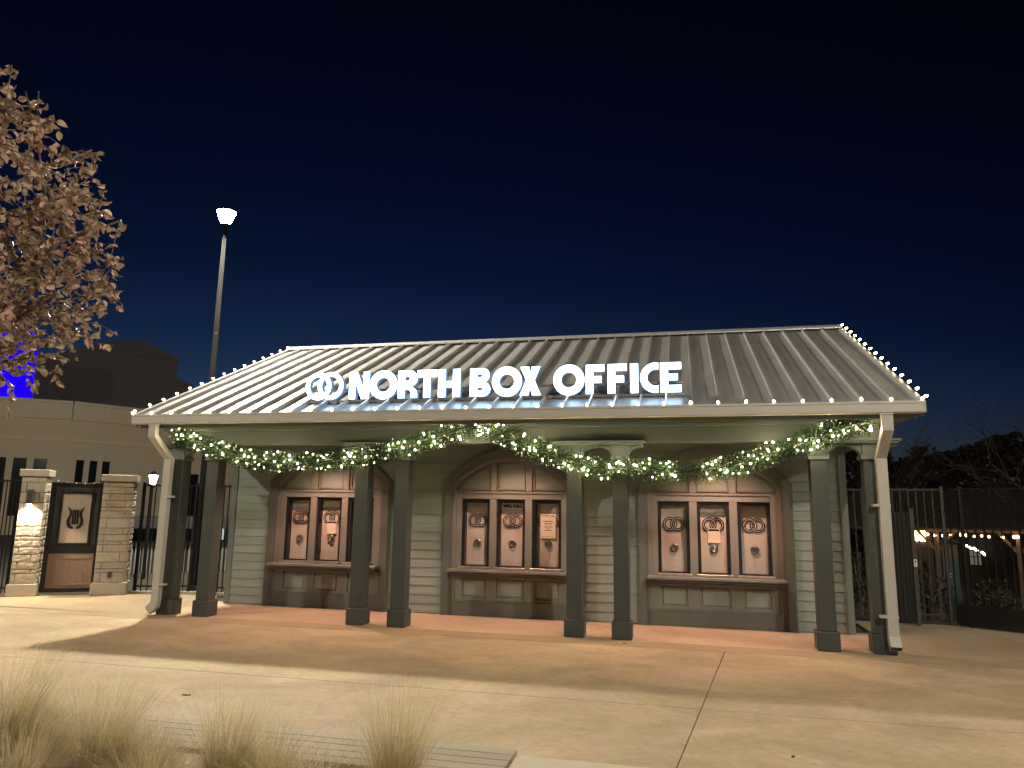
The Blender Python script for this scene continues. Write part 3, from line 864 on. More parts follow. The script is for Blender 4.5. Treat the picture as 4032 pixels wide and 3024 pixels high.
# ------------------------------------------------------------------ garlands
bm = bmesh.new()
lathe(bm, [(0.0, 0.014), (0.0105, 0.004), (0.0105, -0.005), (0.0, -0.014)], 6)
mini_me = mesh_of(bm, 'mini_bulb', 'mini_glow', True)
mini_warm = mini_me.copy(); mini_warm.materials.clear(); mini_warm.materials.append(MT['mini_warm'])
def catmull(P, n):
    P = [Vector(p) for p in P]
    P = [P[0] * 2 - P[1]] + P + [P[-1] * 2 - P[-2]]
    out = []
    for i in range(1, len(P) - 2):
        for k in range(n):
            t = k / n
            a, b, c, d = P[i - 1], P[i], P[i + 1], P[i + 2]
            out.append(0.5 * ((2 * b) + (c - a) * t + (2 * a - 5 * b + 4 * c - d) * t * t + (3 * b - a - 3 * c + d) * t ** 3))
    out.append(P[-2])
    return out
def garland(label, ctrl, nb, seed):
    R = random.Random(seed)
    path = catmull(ctrl, 26)
    G = thing('garland', label, 'garland', path[0], 'lit garlands under the eave')
    verts = []; faces = []
    cum = [0]
    for i in range(1, len(path)): cum.append(cum[-1] + (path[i] - path[i - 1]).length)
    tot = cum[-1]
    def at(s):
        import bisect
        i = min(max(bisect.bisect(cum, s) - 1, 0), len(path) - 2)
        f = (s - cum[i]) / max(1e-6, cum[i + 1] - cum[i])
        t = (path[i + 1] - path[i]).normalized()
        return path[i].lerp(path[i + 1], f), t
    nt = int(tot * 640)
    for k in range(nt):
        s = R.random() * tot
        p, t = at(s)
        ref = Vector((0, 1, 0)); a = (ref - t * ref.dot(t)).normalized(); b = t.cross(a)
        th = R.random() * 2 * pi
        fat = 0.195 + 0.022 * noise.noise((s * 3.2, seed, 0)) + 0.02 * noise.noise((s * 11, seed, th))
        out = (a * cos(th) + b * sin(th))
        twig = (out + t * R.uniform(-0.75, 0.75) + Vector((0, 0, -0.12))).normalized()
        ln = fat * R.uniform(0.75, 1.15)
        base = p + out * 0.02
        for j in range(9):
            f0 = 0.25 + 0.75 * j / 8
            q = base + twig * (ln * f0)
            side = Vector((R.gauss(0, 1), R.gauss(0, 1), R.gauss(0, 1)))
            nd = (twig * 0.9 + side.normalized() * 0.75).normalized()
            nl = R.uniform(0.030, 0.050)
            wv = nd.cross(Vector((R.gauss(0, 1), R.gauss(0, 1), R.gauss(0, 1)))).normalized() * 0.0042
            i0 = len(verts)
            verts += [q - wv, q + wv, q + nd * nl]
            faces.append((i0, i0 + 1, i0 + 2))
    me = bpy.data.meshes.new('garland_needles')
    me.from_pydata(verts, [], faces); me.materials.append(MT['needles'])
    o = bpy.data.objects.new('garland_needles', me)
    _reg(o, G, (0, 0, 0)); o['kind'] = 'stuff'
    obj('garland_core', tube(bmesh.new(), path, 0.035, 7), 'green_wire', G)
    for k in range(nb):
        s = (k + R.random()) / nb * tot + 0.10 * sin(k * 2.399) * R.random()
        s = min(max(s, 0.02), tot - 0.02)
        if noise.noise((s * 2.6, seed * 1.7, 3.3)) < -0.46: continue
        p, t = at(s)
        ref = Vector((0, 1, 0)); a = (ref - t * ref.dot(t)).normalized(); b = t.cross(a)
        th = pi + R.uniform(-1.45, 1.45)
        out = a * cos(th) + b * sin(th)
        q = p + out * R.uniform(0.10, 0.205)
        inst('mini_bulb', mini_me if R.random() < 0.45 else mini_warm, G, q, (R.random() * 3, R.random() * 3, 0), R.choice((0.5, 0.65, 0.8, 0.9, 1.15)))
GY = -0.17
garland('pine garland with warm lights swagged from left downspout to the centre peak',
        [(0.20, GY, 3.47), (0.43, GY, 3.41), (0.855, GY, 3.275), (1.436, GY, 3.10), (2.0, GY, 2.975), (2.81, GY, 2.915), (3.60, GY, 2.955), (4.36, GY, 3.04), (5.10, GY, 3.195), (5.59, GY, 3.33), (6.065, GY, 3.475), (6.30, GY, 3.60), (6.42, GY, 3.57)], 260, 3)
garland('pine garland with warm lights swagged from the centre peak to right downspout',
        [(6.40, GY - .03, 3.58), (6.55, GY, 3.56), (6.775, GY, 3.455), (7.24, GY, 3.25), (7.70, GY, 3.06), (8.14, GY, 2.94), (8.79, GY, 2.81), (9.43, GY, 2.785), (10.05, GY, 2.77), (10.66, GY, 2.83), (11.26, GY, 2.995), (11.85, GY, 3.20), (12.245, GY, 3.36), (12.60, GY, 3.50), (12.90, GY, 3.56)], 285, 5)

# ------------------------------------------------------------------ street lamps
def street_lamp(label, loc, group, glow='street_glow'):
    L0 = local_thing('street_lamp', label, 'street lamp', loc, 0, group)
    H = 9.55
    obj('pole', (lambda bm: lathe(bm, [(0.105, 0.0), (0.105, 0.5), (0.10, 0.52), (0.05, H), (0, H)], 16))(bmesh.new()), 'lamp_pole', L0, smooth=True)
    obj('base_cover', (lambda bm: lathe(bm, [(0.19, 0.0), (0.19, 0.05), (0.14, 0.12), (0.115, 0.35), (0.0, 0.36)], 16))(bmesh.new()), 'lamp_pole', L0)
    obj('collar', (lambda bm: lathe(bm, [(0.05, H - 0.02), (0.075, H), (0.075, H + 0.04), (0.135, H + 0.07), (0.14, H + 0.082), (0.0, H + 0.086)], 16))(bmesh.new()), 'lamp_pole', L0)
    obj('lamp_glass', (lambda bm: lathe(bm, [(0.0, H + 0.09), (0.10, H + 0.09), (0.17, H + 0.22), (0.225, H + 0.38), (0.235, H + 0.42), (0.0, H + 0.425)], 20))(bmesh.new()), glow, L0)
    obj('lamp_cap', (lambda bm: lathe(bm, [(0.0, H + 0.428), (0.26, H + 0.43), (0.27, H + 0.45), (0.16, H + 0.50), (0.03, H + 0.53), (0.0, H + 0.56)], 20))(bmesh.new()), 'lamp_pole', L0)
    for z in (6.55, 5.35):
        obj('pole_band', (lambda bm: lathe(bm, [(0.068, z), (0.076, z + .005), (0.076, z + 0.045), (0.068, z + 0.05)], 12))(bmesh.new()), 'steel', L0)
street_lamp('tall lit street lamp rising behind the left end of the roof', (-1.92, 3.72, -0.03), 'tall street lamps')
street_lamp('tall street lamp out of frame far to the right', (27.5, -5.0, 0.0), 'tall street lamps', 'street_glow_bright')
street_lamp('tall street lamp out of frame behind the viewer', (15.5, -13.6, 0.0), 'tall street lamps', 'street_glow_dim')
street_lamp('added fill lamp on a tall pole, out of frame left of the planter', (-8.0, -10.0, 0.0), 'tall street lamps', 'street_glow_dim')  # added lamp, unseen; fills the building's shadow on the plaza

# ------------------------------------------------------------------ gate, stone pillars and fences on the left
GA = radians(33)
def stone_mesh(w, h, d, seed, rough=0.007, side=True):
    """split-faced stone: front at y=0 facing -y, right end at x=w"""
    bm = bmesh.new()
    nx, nz = max(3, int(w / 0.035)), max(3, int(h / 0.03))
    nx = min(nx, 16); nz = min(nz, 8)
    def disp(x, z, edge):
        return 0 if edge else rough * (0.9 + 1.3 * noise.noise((x * 14 + seed * 7.3, z * 18, seed)) + 0.7 * noise.noise((x * 37, z * 41 + seed, 2.0)))
    fr = [[bm.verts.new((w * i / nx, -disp(w * i / nx, h * j / nz, i in (0, nx) or j in (0, nz)), h * j / nz)) for i in range(nx + 1)] for j in range(nz + 1)]
    for j in range(nz):
        for i in range(nx):
            bm.faces.new([fr[j][i], fr[j][i + 1], fr[j + 1][i + 1], fr[j + 1][i]])
    bk = {}
    def back(i, j):
        if (i, j) not in bk: bk[(i, j)] = bm.verts.new((w * i / nx, d, h * j / nz))
        return bk[(i, j)]
    for i in range(nx):
        bm.faces.new([fr[0][i + 1], fr[0][i], back(i, 0), back(i + 1, 0)])
        bm.faces.new([fr[nz][i], fr[nz][i + 1], back(i + 1, nz), back(i, nz)])
    for j in range(nz):
        bm.faces.new([fr[j][0], fr[j + 1][0], back(0, j + 1), back(0, j)])
        bm.faces.new([fr[j + 1][nx], fr[j][nx], back(nx, j), back(nx, j + 1)])
    return mesh_of(bm, 'stone', 'limestone')
def pillar(label, x, y, w, depth, htop, basez, courses, seed):
    P = local_thing('stone_pillar', label, 'pillar', (x, y, 0), GA, 'limestone gate pillars')
    R = random.Random(seed)
    wi_ = 0.045
    obj('pillar_core', B(wi_ + 0.03, w - wi_ - 0.03, 0.085, depth - 0.03, 0.0, htop - 0.165), 'mortar', P)
    obj('base_block', B(0, w, 0, depth, 0.0, basez, 0.012), 'limestone_smooth', P)
    obj('capstone', B(-0.012, w + 0.012, -0.012, depth + 0.012, htop - 0.16, htop, 0.012), 'limestone_smooth', P)
    z = basez + 0.008
    ztop = htop - 0.172
    hs = [R.choice(courses) for _ in range(40)]
    alt = 0
    while z < ztop - 0.03:
        h = min(hs.pop(), ztop - z)
        if ztop - z - h < 0.06: h = ztop - z
        x0, x1 = wi_, w - wi_
        if alt % 2: cut = x0 + (x1 - x0) * R.uniform(0.70, 0.80)
        else: cut = x0 + (x1 - x0) * R.uniform(0.18, 0.26)
        gp = 0.006
        for a, b in ((x0, cut - gp), (cut + gp, x1)):
            inst('stone', stone_mesh(b - a, h - 0.012, 0.10, R.random() * 50), P, (a, 0.045 + R.uniform(-.006, .004), z))
        # right-hand return face
        me = stone_mesh(depth - 0.16, h - 0.012, 0.08, R.random() * 50, 0.018)
        inst('stone', me, P, (x1 + R.uniform(-.004, .006), 0.15, z), (0, 0, pi / 2))
        z += h; alt += 1
    return P
pillar('limestone gate pillar lit by a wall lamp, left of the lyre gate', -4.858, 1.149, 0.575, 0.55, 2.855, 0.27, [0.16, 0.165, 0.23, 0.09, 0.15], 4)
pillar('wider limestone gate pillar without a lamp, right of the lyre gate', -3.35, 1.943, 0.74, 0.55, 2.775, 0.285, [0.165, 0.15, 0.23, 0.085, 0.155], 9)
dx, dy = cos(GA), sin(GA)
def gpt(x, y, s, d, z=0): return (x + dx * s - dy * d, y + dy * s + dx * d, z)
# wall lamp on the left pillar
WLp = gpt(-4.858, 1.149, 0.27, 0.02)
wlm = local_thing('wall_lamp', 'dark cylinder wall lamp shining down the left gate pillar', 'wall lamp', (WLp[0], WLp[1], 2.06), GA)
obj('housing', B(-0.062, 0.062, -0.15, -0.025, 0.0, 0.33, 0.01), 'grey_iron', wlm)
obj('mount_plate', B(-0.04, 0.04, -0.024, 0.03, 0.08, 0.24, 0.004), 'grey_iron', wlm)
gl = obj('lamp_lens', (lambda bm: lathe(bm, [(0.0, -0.004), (0.045, -0.004), (0.05, 0.004)], 16, 0, -0.088))(bmesh.new()), 'sconce_glow', wlm)
ld = bpy.data.lights.new('wall_lamp_light', 'SPOT'); ld.energy = 260 * K; ld.color = (1.0, 0.80, 0.52)
ld.spot_size = radians(135); ld.spot_blend = 0.6; ld.shadow_soft_size = 0.035
lo = bpy.data.objects.new('wall_lamp_light', ld); COL.objects.link(lo); lo.parent = gl; lo.location = (0, -0.10, -0.02)
# small outlet on the right pillar
op = gpt(-3.35, 1.943, 0.37, 0.0)
oc = local_thing('outlet_cover', 'small metal outlet cover low on the right gate pillar', 'outlet cover', (op[0], op[1], 0.40), GA)
obj('cover_plate', B(-0.04, 0.04, 0.0, 0.03, 0.0, 0.12, 0.006), 'grey_iron', oc)
obj('cover_screw', (lambda bm: lathe(bm, [(0, 0.058), (0.012, 0.058), (0.012, 0.07), (0, 0.07)], 8, 0, -0.004))(bmesh.new()), 'steel', oc)
# lyre gate
gw = 1.025
g0 = gpt(-4.858, 1.149, 0.575 + 0.01, 0.30)
GT = local_thing('lyre_gate', 'dark framed gate with a lyre emblem between two stone pillars', 'gate', (g0[0], g0[1], 0), GA)
gw = (Vector((-3.35, 1.943)) - Vector((g0[0], g0[1]))).dot(Vector((dx, dy))) - 0.015 + 0.04
GH = 2.58
fy0, fy1 = 0.0, 0.06
for a, b, z0, z1, nm in ((0, 0.10, 0.05, GH, 'gate_stile'), (gw - 0.10, gw, 0.05, GH, 'gate_stile'), (0.102, gw - 0.102, GH - 0.10, GH, 'gate_rail'), (0.102, gw - 0.102, 0.05, 0.14, 'gate_rail'), (0.102, gw - 0.102, 0.93, 1.12, 'gate_rail')):
    obj(nm, B(a, b, fy0, fy1, z0, z1, 0.006), 'black_iron', GT)
obj('mesh_panel', B(0.10, gw - 0.10, 0.025, 0.03, 1.12, GH - 0.10), 'shed_dark', GT)
pcx, pw, pz0, pz1 = gw / 2, 0.60, 1.17, 2.31
obj('panel_frame', (lambda bm: extrude(bm, [[(pcx - pw / 2 - .05, pz0 - .05), (pcx + pw / 2 + .05, pz0 - .05), (pcx + pw / 2 + .05, pz1 + .05), (pcx - pw / 2 - .05, pz1 + .05)], [(pcx - pw / 2, pz0), (pcx - pw / 2, pz1), (pcx + pw / 2, pz1), (pcx + pw / 2, pz0)]], XZ, -0.012, 0.05))(bmesh.new()), 'black_iron', GT)
obj('emblem_panel', B(pcx - pw / 2, pcx + pw / 2, 0.012, 0.022, pz0, pz1), 'frosted_panel', GT)
wp = obj('wood_panel', B(0.102, gw - 0.102, 0.012, 0.04, 0.14, 0.93), 'gate_wood', GT)
for k in range(7):
    for s in (-1, 1):
        o = obj('chevron_board', (lambda bm: extrude(bm, [[(pcx + s * 0.003, 0.20 + k * 0.1), (pcx + s * 0.30, 0.20 + k * 0.1 - 0.30 + 0.02), (pcx + s * 0.30, 0.295 + k * 0.1 - 0.30 + 0.015), (pcx + s * 0.003, 0.295 + k * 0.1 - .003)]], XZ, 0.005, 0.0125))(bmesh.new()), 'gate_wood', wp) if 0.20 + k * .1 - .28 > 0.20 and 0.295 + k * .1 < 0.88 else None
for a, b, z0, z1 in ((0.16, gw - 0.16, 0.80, 0.85), (0.16, gw - 0.16, 0.19, 0.235)):
    obj('wood_rail', B(a, b, -0.002, 0.012, z0, z1, 0.006), 'gate_wood', wp)
# lyre emblem
def lyre():
    bm = bmesh.new()
    for s in (-1, 1):
        cl = [(0.135, 0.50), (0.105, 0.40), (0.10, 0.33), (0.125, 0.26), (0.145, 0.18), (0.135, 0.10), (0.10, 0.045), (0.055, 0.02), (0.028, 0.018)]
        wd = [0.008, 0.022, 0.026, 0.026, 0.032, 0.034, 0.032, 0.026, 0.020]
        cl = [(cl[0][0] + 0.03, cl[0][1])] + cl[1:]
        Lp, Rp = [], []
        for i, (x, zz) in enumerate(cl):
            x0, z0 = cl[max(0, i - 1)]; x1, z1 = cl[min(len(cl) - 1, i + 1)]
            t = Vector((x1 - x0, z1 - z0)).normalized(); n = Vector((-t.y, t.x))
            Lp.append((s * (x + n.x * wd[i]), zz + n.y * wd[i])); Rp.append((s * (x - n.x * wd[i]), zz - n.y * wd[i]))
        extrude(bm, [Lp + list(reversed(Rp))], XZ, -0.006, 0.010)
    for x in (-0.05, 0.0, 0.05):
        box(bm, x - 0.019, x + 0.019, -0.006, 0.010, 0.10, 0.44)
    bmesh.ops.recalc_face_normals(bm, faces=bm.faces)
    return bm
obj('lyre_emblem', lyre(), 'black_iron', GT, (pcx, 0.0, 1.50))
# cable with tiny unlit bulbs between the pillar tops
ca = Vector(gpt(-4.858, 1.149, 0.57, 0.12, 2.64)); cb = Vector(gpt(-3.35, 1.943, 0.02, 0.12, 2.58))
CB = thing('bulb_cable', 'thin cable with tiny unlit bulbs sagging above the lyre gate', 'cable', ca)
cpts = [ca.lerp(cb, i / 12) + Vector((0, 0, -0.05 * 4 * (i / 12) * (1 - i / 12))) for i in range(13)]
obj('cord', tube(bmesh.new(), cpts, 0.006, 5), 'steel', CB)
for p in cpts[2:-1:2]:
    obj('small_bulb', (lambda bm: lathe(bm, [(0, -0.02), (0.012, -0.01), (0.012, 0.01), (0, 0.02)], 6))(bmesh.new()), 'white_plate', CB, p)

def fence(label, pts, h, spacing, mat, postat=(), name='iron_fence', zb=0.05, pk=0.011, group=None):
    F = thing(name, label, 'fence', pts[0] + (0,) if len(pts[0]) == 2 else pts[0], group)
    for si in range(len(pts) - 1):
        a, b = Vector((*pts[si], 0)), Vector((*pts[si + 1], 0))
        d = b - a; n = d.normalized(); L_ = d.length
        rz = atan2(n.y, n.x)
        for z, hh in ((zb + 0.10, 0.04), (h - 0.06, 0.04)):
            o = obj('rail', B(0, L_, -0.017, 0.017, 0, hh), mat, F, (a.x, a.y, z)); o.rotation_euler.z = rz
        key = B(-pk, pk, -pk, pk, zb, h)
        me = mesh_of(key, 'picket', mat)
        cnt = int(L_ / spacing)
        for k in range(cnt + 1):
            p = a + n * (L_ * k / cnt)
            inst('picket', me, F, (p.x, p.y, 0), (0, 0, rz))
        for p in (a, b):
            pass
    pme = mesh_of(B(-0.03, 0.03, -0.03, 0.03, 0, h + 0.03, 0.003), 'fence_post', mat)
    for p in postat:
        inst('fence_post', pme, F, (p[0], p[1], 0))
    return F
fence('black iron picket fence between the right gate pillar and the building', [(-2.80, 2.72), (-1.62, 3.12), (0.15, 3.16)], 2.59, 0.125, 'black_iron', ((-2.80, 2.72), (-1.62, 3.12)))
bm = bmesh.new(); extrude(bm, [[(-2.86, 2.60), (-1.66, 2.99), (0.18, 3.03), (0.18, 3.2), (-1.66, 3.2), (-2.86, 2.8)]], XY, 0.055, -0.02)
tag(obj('kerb', bm, 'limestone_smooth'), kind='structure')
lf = gpt(-4.858, 1.149, 0.0, 0.28); le = gpt(-4.858, 1.149, -2.6, 0.28)
DG = fence('dense black picket gate at the far left edge beside the lamp pillar', [(le[0], le[1]), (lf[0], lf[1])], 2.62, 0.075, 'black_iron', ((lf[0] - .03, lf[1]), ), name='picket_gate')
DG['category'] = 'gate'

# ------------------------------------------------------------------ left background
# beige building
BB = thing('beige_building', 'plain beige stucco building with cornice and slit windows behind the gate', 'building', (-31, 28.5, 0))
KB = 1.81
c0 = Vector((-30.9, 28.5)); a1 = radians(218); a2 = radians(62)
def face_block(nm, p, a, L_, z0, z1, out, depth, mat, parent):
    d = Vector((cos(a), sin(a))); n = Vector((d.y, -d.x))
    # outward is toward the camera
    if n.dot(Vector((CAM.x, CAM.y)) - p) < 0: n = -n
    q = [p + n * out, p + d * L_ + n * out, p + d * L_ - n * depth, p - n * depth]
    bm = bmesh.new(); extrude(bm, [[(v.x, v.y) for v in q]], XY, z1, z0)
    return obj(nm, bm, mat, parent)
H0 = 8.8
for k, (a, L_) in enumerate(((a1, 30.0), (a2, 23.0))):
    fw = face_block('facade', c0, a, L_, -0.1, H0 - 0.05, 0.0, 0.4, 'stucco', BB)
    face_block('cornice', c0, a, L_, H0 - 1.1, H0 - 0.02, 0.16, 0.3, 'stucco_trim', BB)
    face_block('cornice_ledge', c0, a, L_, H0 - 0.019, H0 + 0.18, 0.28, 0.3, 'stucco_trim', BB)
    face_block('string_course', c0, a, L_, H0 - 2.6, H0 - 2.35, 0.10, 0.2, 'stucco_trim', BB)
    d = Vector((cos(a), sin(a)))
    xs_ = (0.62, 1.26, 1.90, 2.54) if k == 0 else (0.33, 0.80, 1.25)
    for s in xs_:
        p = c0 + d * s * KB
        w = face_block('slit_window', p, a, (0.42 if k == 0 else 0.27) * KB, 1.2, 5.0, 0.012, 0.1, 'dark_glass', BB)
    if k == 1:
        for s in (5.6, 8.2, 10.6):
            face_block('pilaster', c0 + d * s * KB, a, 1.4, -0.1, H0 - 2.7, 0.2, 0.1, 'stucco_trim', BB)
        for s in (4.2, 6.9, 9.4):
            face_block('slit_window', c0 + d * s * KB, a, 1.6, 0.0, 4.4, 0.012, 0.1, 'dark_glass', BB)
# large dark hall far behind
DH = thing('dark_hall', 'huge unlit hall with stepped roofline far behind the beige building', 'building', (-53, 59, 0))
vd = Vector((-36.5 - CAM.x, 39.9 - CAM.y)).normalized(); vr = Vector((-vd.y, vd.x)) * -1
def hall_pt(x, y): return None
hp = Vector((-52.9, 58.6))
pr = [(-22, 0), (-22, 12.0), (-9, 12.2), (-7.0, 13.6), (-5.0, 14.7), (-3.4, 15.4), (-2.0, 15.9), (-0.8, 16.1), (0.4, 16.1), (1.6, 15.8), (2.6, 15.4), (3.4, 15.0), (3.4, 13.2), (4.6, 12.75), (4.6, 9.5), (6.5, 9.3), (6.5, 0)]
pr = [(u * 1.357, (z - 2.1) * 1.357 + 2.1 if z else 0.0) for u, z in pr]
bm = bmesh.new()
extrude(bm, [pr], lambda u, v, d: (hp.x + vr.x * u + vd.x * d, hp.y + vr.y * u + vd.y * d, v), 0, 14)
obj('hall_wall', bm, 'dark_slate', DH)
for u0, u1, z, t in ((-1.0, 4.85, 19.6, 0.35), (4.5, 6.4, 16.5, 0.35)):
    bm = bmesh.new(); extrude(bm, [[(u0, z - t if u0 < 0 else z - t), (u1, z - t), (u1, z), (u0, z)]], lambda u, v, d: (hp.x + vr.x * u + vd.x * d, hp.y + vr.y * u + vd.y * d, v), -0.25, 0.1)
    obj('hall_cornice', bm, 'dark_slate', DH)
# blue lit screen over the beige building
bs = Vector((-35.5, 28.4))
BS = thing('blue_screen', 'deep blue glowing screen seen behind the autumn tree', 'screen', (bs.x, bs.y, 9.1))
dd = Vector((cos(radians(47)), sin(radians(47))))
def scr(u, v, d): return (bs.x + dd.x * u + dd.y * d, bs.y + dd.y * u - dd.x * d, v)
bm = bmesh.new(); extrude(bm, [[(-8.5, 9.0), (0.85, 9.0), (0.85, 14.2), (-8.5, 14.2)]], scr, 0.0, -0.25)
obj('screen_cabinet', bm, 'shed_dark', BS)
bm = bmesh.new(); extrude(bm, [[(-8.4, 9.1), (0.77, 9.1), (0.77, 14.1), (-8.4, 14.1)]], scr, 0.02, 0.004)
obj('screen_face', bm, 'blue_screen', BS)
for u in (-7.0, -1.5):
    bm = bmesh.new(); extrude(bm, [[(u - .08, 0), (u + .08, 0), (u + .08, 9.1), (u - .08, 9.1)]], scr, -0.26, -0.5)
    obj('screen_post', bm, 'shed_dark', BS)
# lantern post behind the fence
LP = local_thing('lantern_post', 'small lit lantern on a black post behind the iron fence', 'lantern', (-5.25, 5.95, -0.03))
obj('post', (lambda bm: lathe(bm, [(0.05, 0), (0.04, 0.3), (0.032, 2.62), (0, 2.62)], 10))(bmesh.new()), 'black_iron', LP)
obj('lantern_glass', (lambda bm: lathe(bm, [(0.0, 2.66), (0.055, 2.66), (0.125, 2.97), (0.0, 2.975)], 4, rot=pi / 4))(bmesh.new()), 'lantern_glow', LP)
obj('lantern_roof', (lambda bm: lathe(bm, [(0.15, 2.98), (0.15, 3.0), (0.05, 3.07), (0.0, 3.12)], 4, rot=pi / 4))(bmesh.new()), 'black_iron', LP)
obj('lantern_base', (lambda bm: lathe(bm, [(0.03, 2.60), (0.07, 2.63), (0.07, 2.655), (0.0, 2.657)], 8))(bmesh.new()), 'black_iron', LP)
# utility shed behind the fence
UD = thing('utility_shed', 'low corrugated utility shed with a bright window behind the iron fence', 'shed', (-5.5, 7.6, 0))
ud0 = Vector((-7.6, 6.2)); ua = radians(40)
def udp(u, v, d): return (ud0.x + cos(ua) * u + sin(ua) * d, ud0.y + sin(ua) * u - cos(ua) * d, v)
bm = bmesh.new(); extrude(bm, [[(0, -0.05), (6.5, -0.05), (6.5, 0.95), (0, 0.95)]], udp, -0.3, -1.6); obj('shed_wall', bm, 'shed_dark', UD)
cm = mesh_of((lambda bm: extrude(bm, [[(0, 0), (0.05, 0), (0.05, 0.92), (0, 0.92)]], lambda u, v, d: (cos(ua) * u + sin(ua) * d, sin(ua) * u - cos(ua) * d, v), 0.0, -0.05))(bmesh.new()), 'rib', 'corrugated')
for k in range(58):
    p = udp(k * 0.11 + 0.02, 0, -0.25); inst('rib', cm, UD, (p[0], p[1], -0.03))
bm = bmesh.new(); extrude(bm, [[(-0.3, 1.35), (6.8, 1.35), (6.8, 1.72), (-0.3, 1.72)]], udp, 0.15, -1.8); obj('shed_fascia', bm, 'shed_dark', UD)
for u in (3.35, 4.05, 5.2):
    bm = bmesh.new(); extrude(bm, [[(u, 0.98), (u + 0.55, 0.98), (u + 0.55, 1.33), (u, 1.33)]], udp, -0.31, -0.36); obj('window', bm, 'cool_window', UD)
bm = bmesh.new(); extrude(bm, [[(0, 0.95), (6.5, 0.95), (6.5, 1.35), (0, 1.35)]], udp, -0.6, -1.6); obj('shed_back', bm, 'shed_dark', UD)

# ------------------------------------------------------------------ right side: folding gate, fences, market
FG = thing('folding_gate', 'collapsed dark folding gate standing beside the right downspout', 'gate', (14.14, 3.55, 0))
fp0, fp1 = Vector((14.03, 3.62)), Vector((14.33, 3.42))
n = 9
slm = None
for k in range(n):
    p = fp0.lerp(fp1, k / n)
    if slm is None:
        slm = mesh_of(B(-0.013, 0.013, -0.045, 0.045, 0.04, 2.16, 0.003), 'gate_slat', 'grey_iron')
    inst('gate_slat', slm, FG, (p.x, p.y, 0), (0, 0, radians(20 + (25 if k % 2 else -12))))
obj('lead_post', B(-0.04, 0.04, -0.04, 0.04, 0.02, 2.24, 0.004), 'grey_iron', FG, (14.36, 3.40, 0))
obj('back_panel', B(0, 0.36, -0.006, 0.006, 0.05, 2.1), 'grey_iron', FG, (14.05, 3.66, 0)).rotation_euler.z = atan2(fp1.y - fp0.y, fp1.x - fp0.x)
obj('lock_box', B(-0.032, 0.032, -0.055, -0.0405, 1.12, 1.26, 0.005), 'white_plate', FG, (14.362, 3.40, 0))
obj('lock_slot', B(-0.010, 0.012, -0.0575, -0.0555, 1.20, 1.235), 'ink', FG, (14.362, 3.40, 0))
fence('grey picket fence panel with square top frame behind the folding gate', [(12.95, 4.35), (15.02, 3.74)], 2.66, 0.142, 'grey_iron', ((15.03, 3.72),), zb=0.05)
fence('dark picket fence running off the right edge of the view', [(15.12, 3.66), (16.2, 2.93), (18.0, 1.7)], 2.66, 0.142, 'black_iron', ((15.3, 3.55), (16.2, 2.93)))
bm = bmesh.new(); extrude(bm, [[(15.12, 3.62), (16.2, 2.89), (18.0, 1.66), (18.05, 1.74), (16.25, 2.97), (15.17, 3.70)]], XY, 0.42, 0.03)
KP = obj('kick_panel', bm, 'black_iron'); 
KPp = [o for o in COL.objects if o.name.startswith('iron_fence') and o.get('label', '').startswith('dark picket')][0]
KP.parent = KPp; KP.location = -OFF[KPp]

# shrubs behind the right fence
def shrub(label, x, y, r, h, seed, n=420):
    R = random.Random(seed)
    z0 = gz(x, y)
    P = thing('shrub', label, 'shrub', (x, y, z0), 'shrubs behind the right fence')
    verts, faces = [], []
    for k in range(n):
        th = R.random() * 2 * pi; ph = R.random() ** 0.6
        rr = r * R.uniform(0.45, 1.0)
        p = Vector((rr * cos(th) * ph, rr * sin(th) * ph, h * (0.15 + 0.85 * R.random() * sqrt(max(0, 1 - (ph * 0.85) ** 2)))))
        d = Vector((R.gauss(0, 1), R.gauss(0, 1), R.gauss(0.4, 1))).normalized()
        s = d.cross(Vector((R.gauss(0, 1), R.gauss(0, 1), R.gauss(0, 1)))).normalized()
        l, w = R.uniform(.06, .13), R.uniform(.02, .04)
        i0 = len(verts)
        verts += [p, p + d * l * .5 + s * w, p + d * l, p + d * l * .5 - s * w]
        faces.append((i0, i0 + 1, i0 + 2, i0 + 3))
    me = bpy.data.meshes.new('foliage'); me.from_pydata(verts, [], faces); me.materials.append(MT['shrub_leaf'])
    o = bpy.data.objects.new('foliage', me); _reg(o, P, (x, y, z0)); o['kind'] = 'stuff'
    bm = bmesh.new()
    for k in range(7):
        th = R.random() * 6.3
        tube(bm, [(0, 0, 0), (cos(th) * r * .25, sin(th) * r * .25, h * .4), (cos(th) * r * .6, sin(th) * r * .6, h * R.uniform(.6, .9))], [0.018, 0.012, 0.005], 5)
    obj('stems', bm, 'bark', P, (x, y, z0))
for k, (x, y, r, h, lab) in enumerate([(15.0, 5.0, .55, 1.15, 'leafy shrub just right of the folding gate, behind the fence'), (16.1, 4.7, .6, .95, 'second shrub from the folding gate behind the dark fence'), (17.3, 4.4, .6, 1.0, 'third shrub from the folding gate, near the right edge'), (13.75, 5.3, .4, 1.4, 'narrow shrub in the gap between downspout and folding gate'), (18.6, 5.0, .7, 1.1, 'shrub at the very right edge behind the fence')]):
    shrub(lab, x, y, r, h, 20 + k)

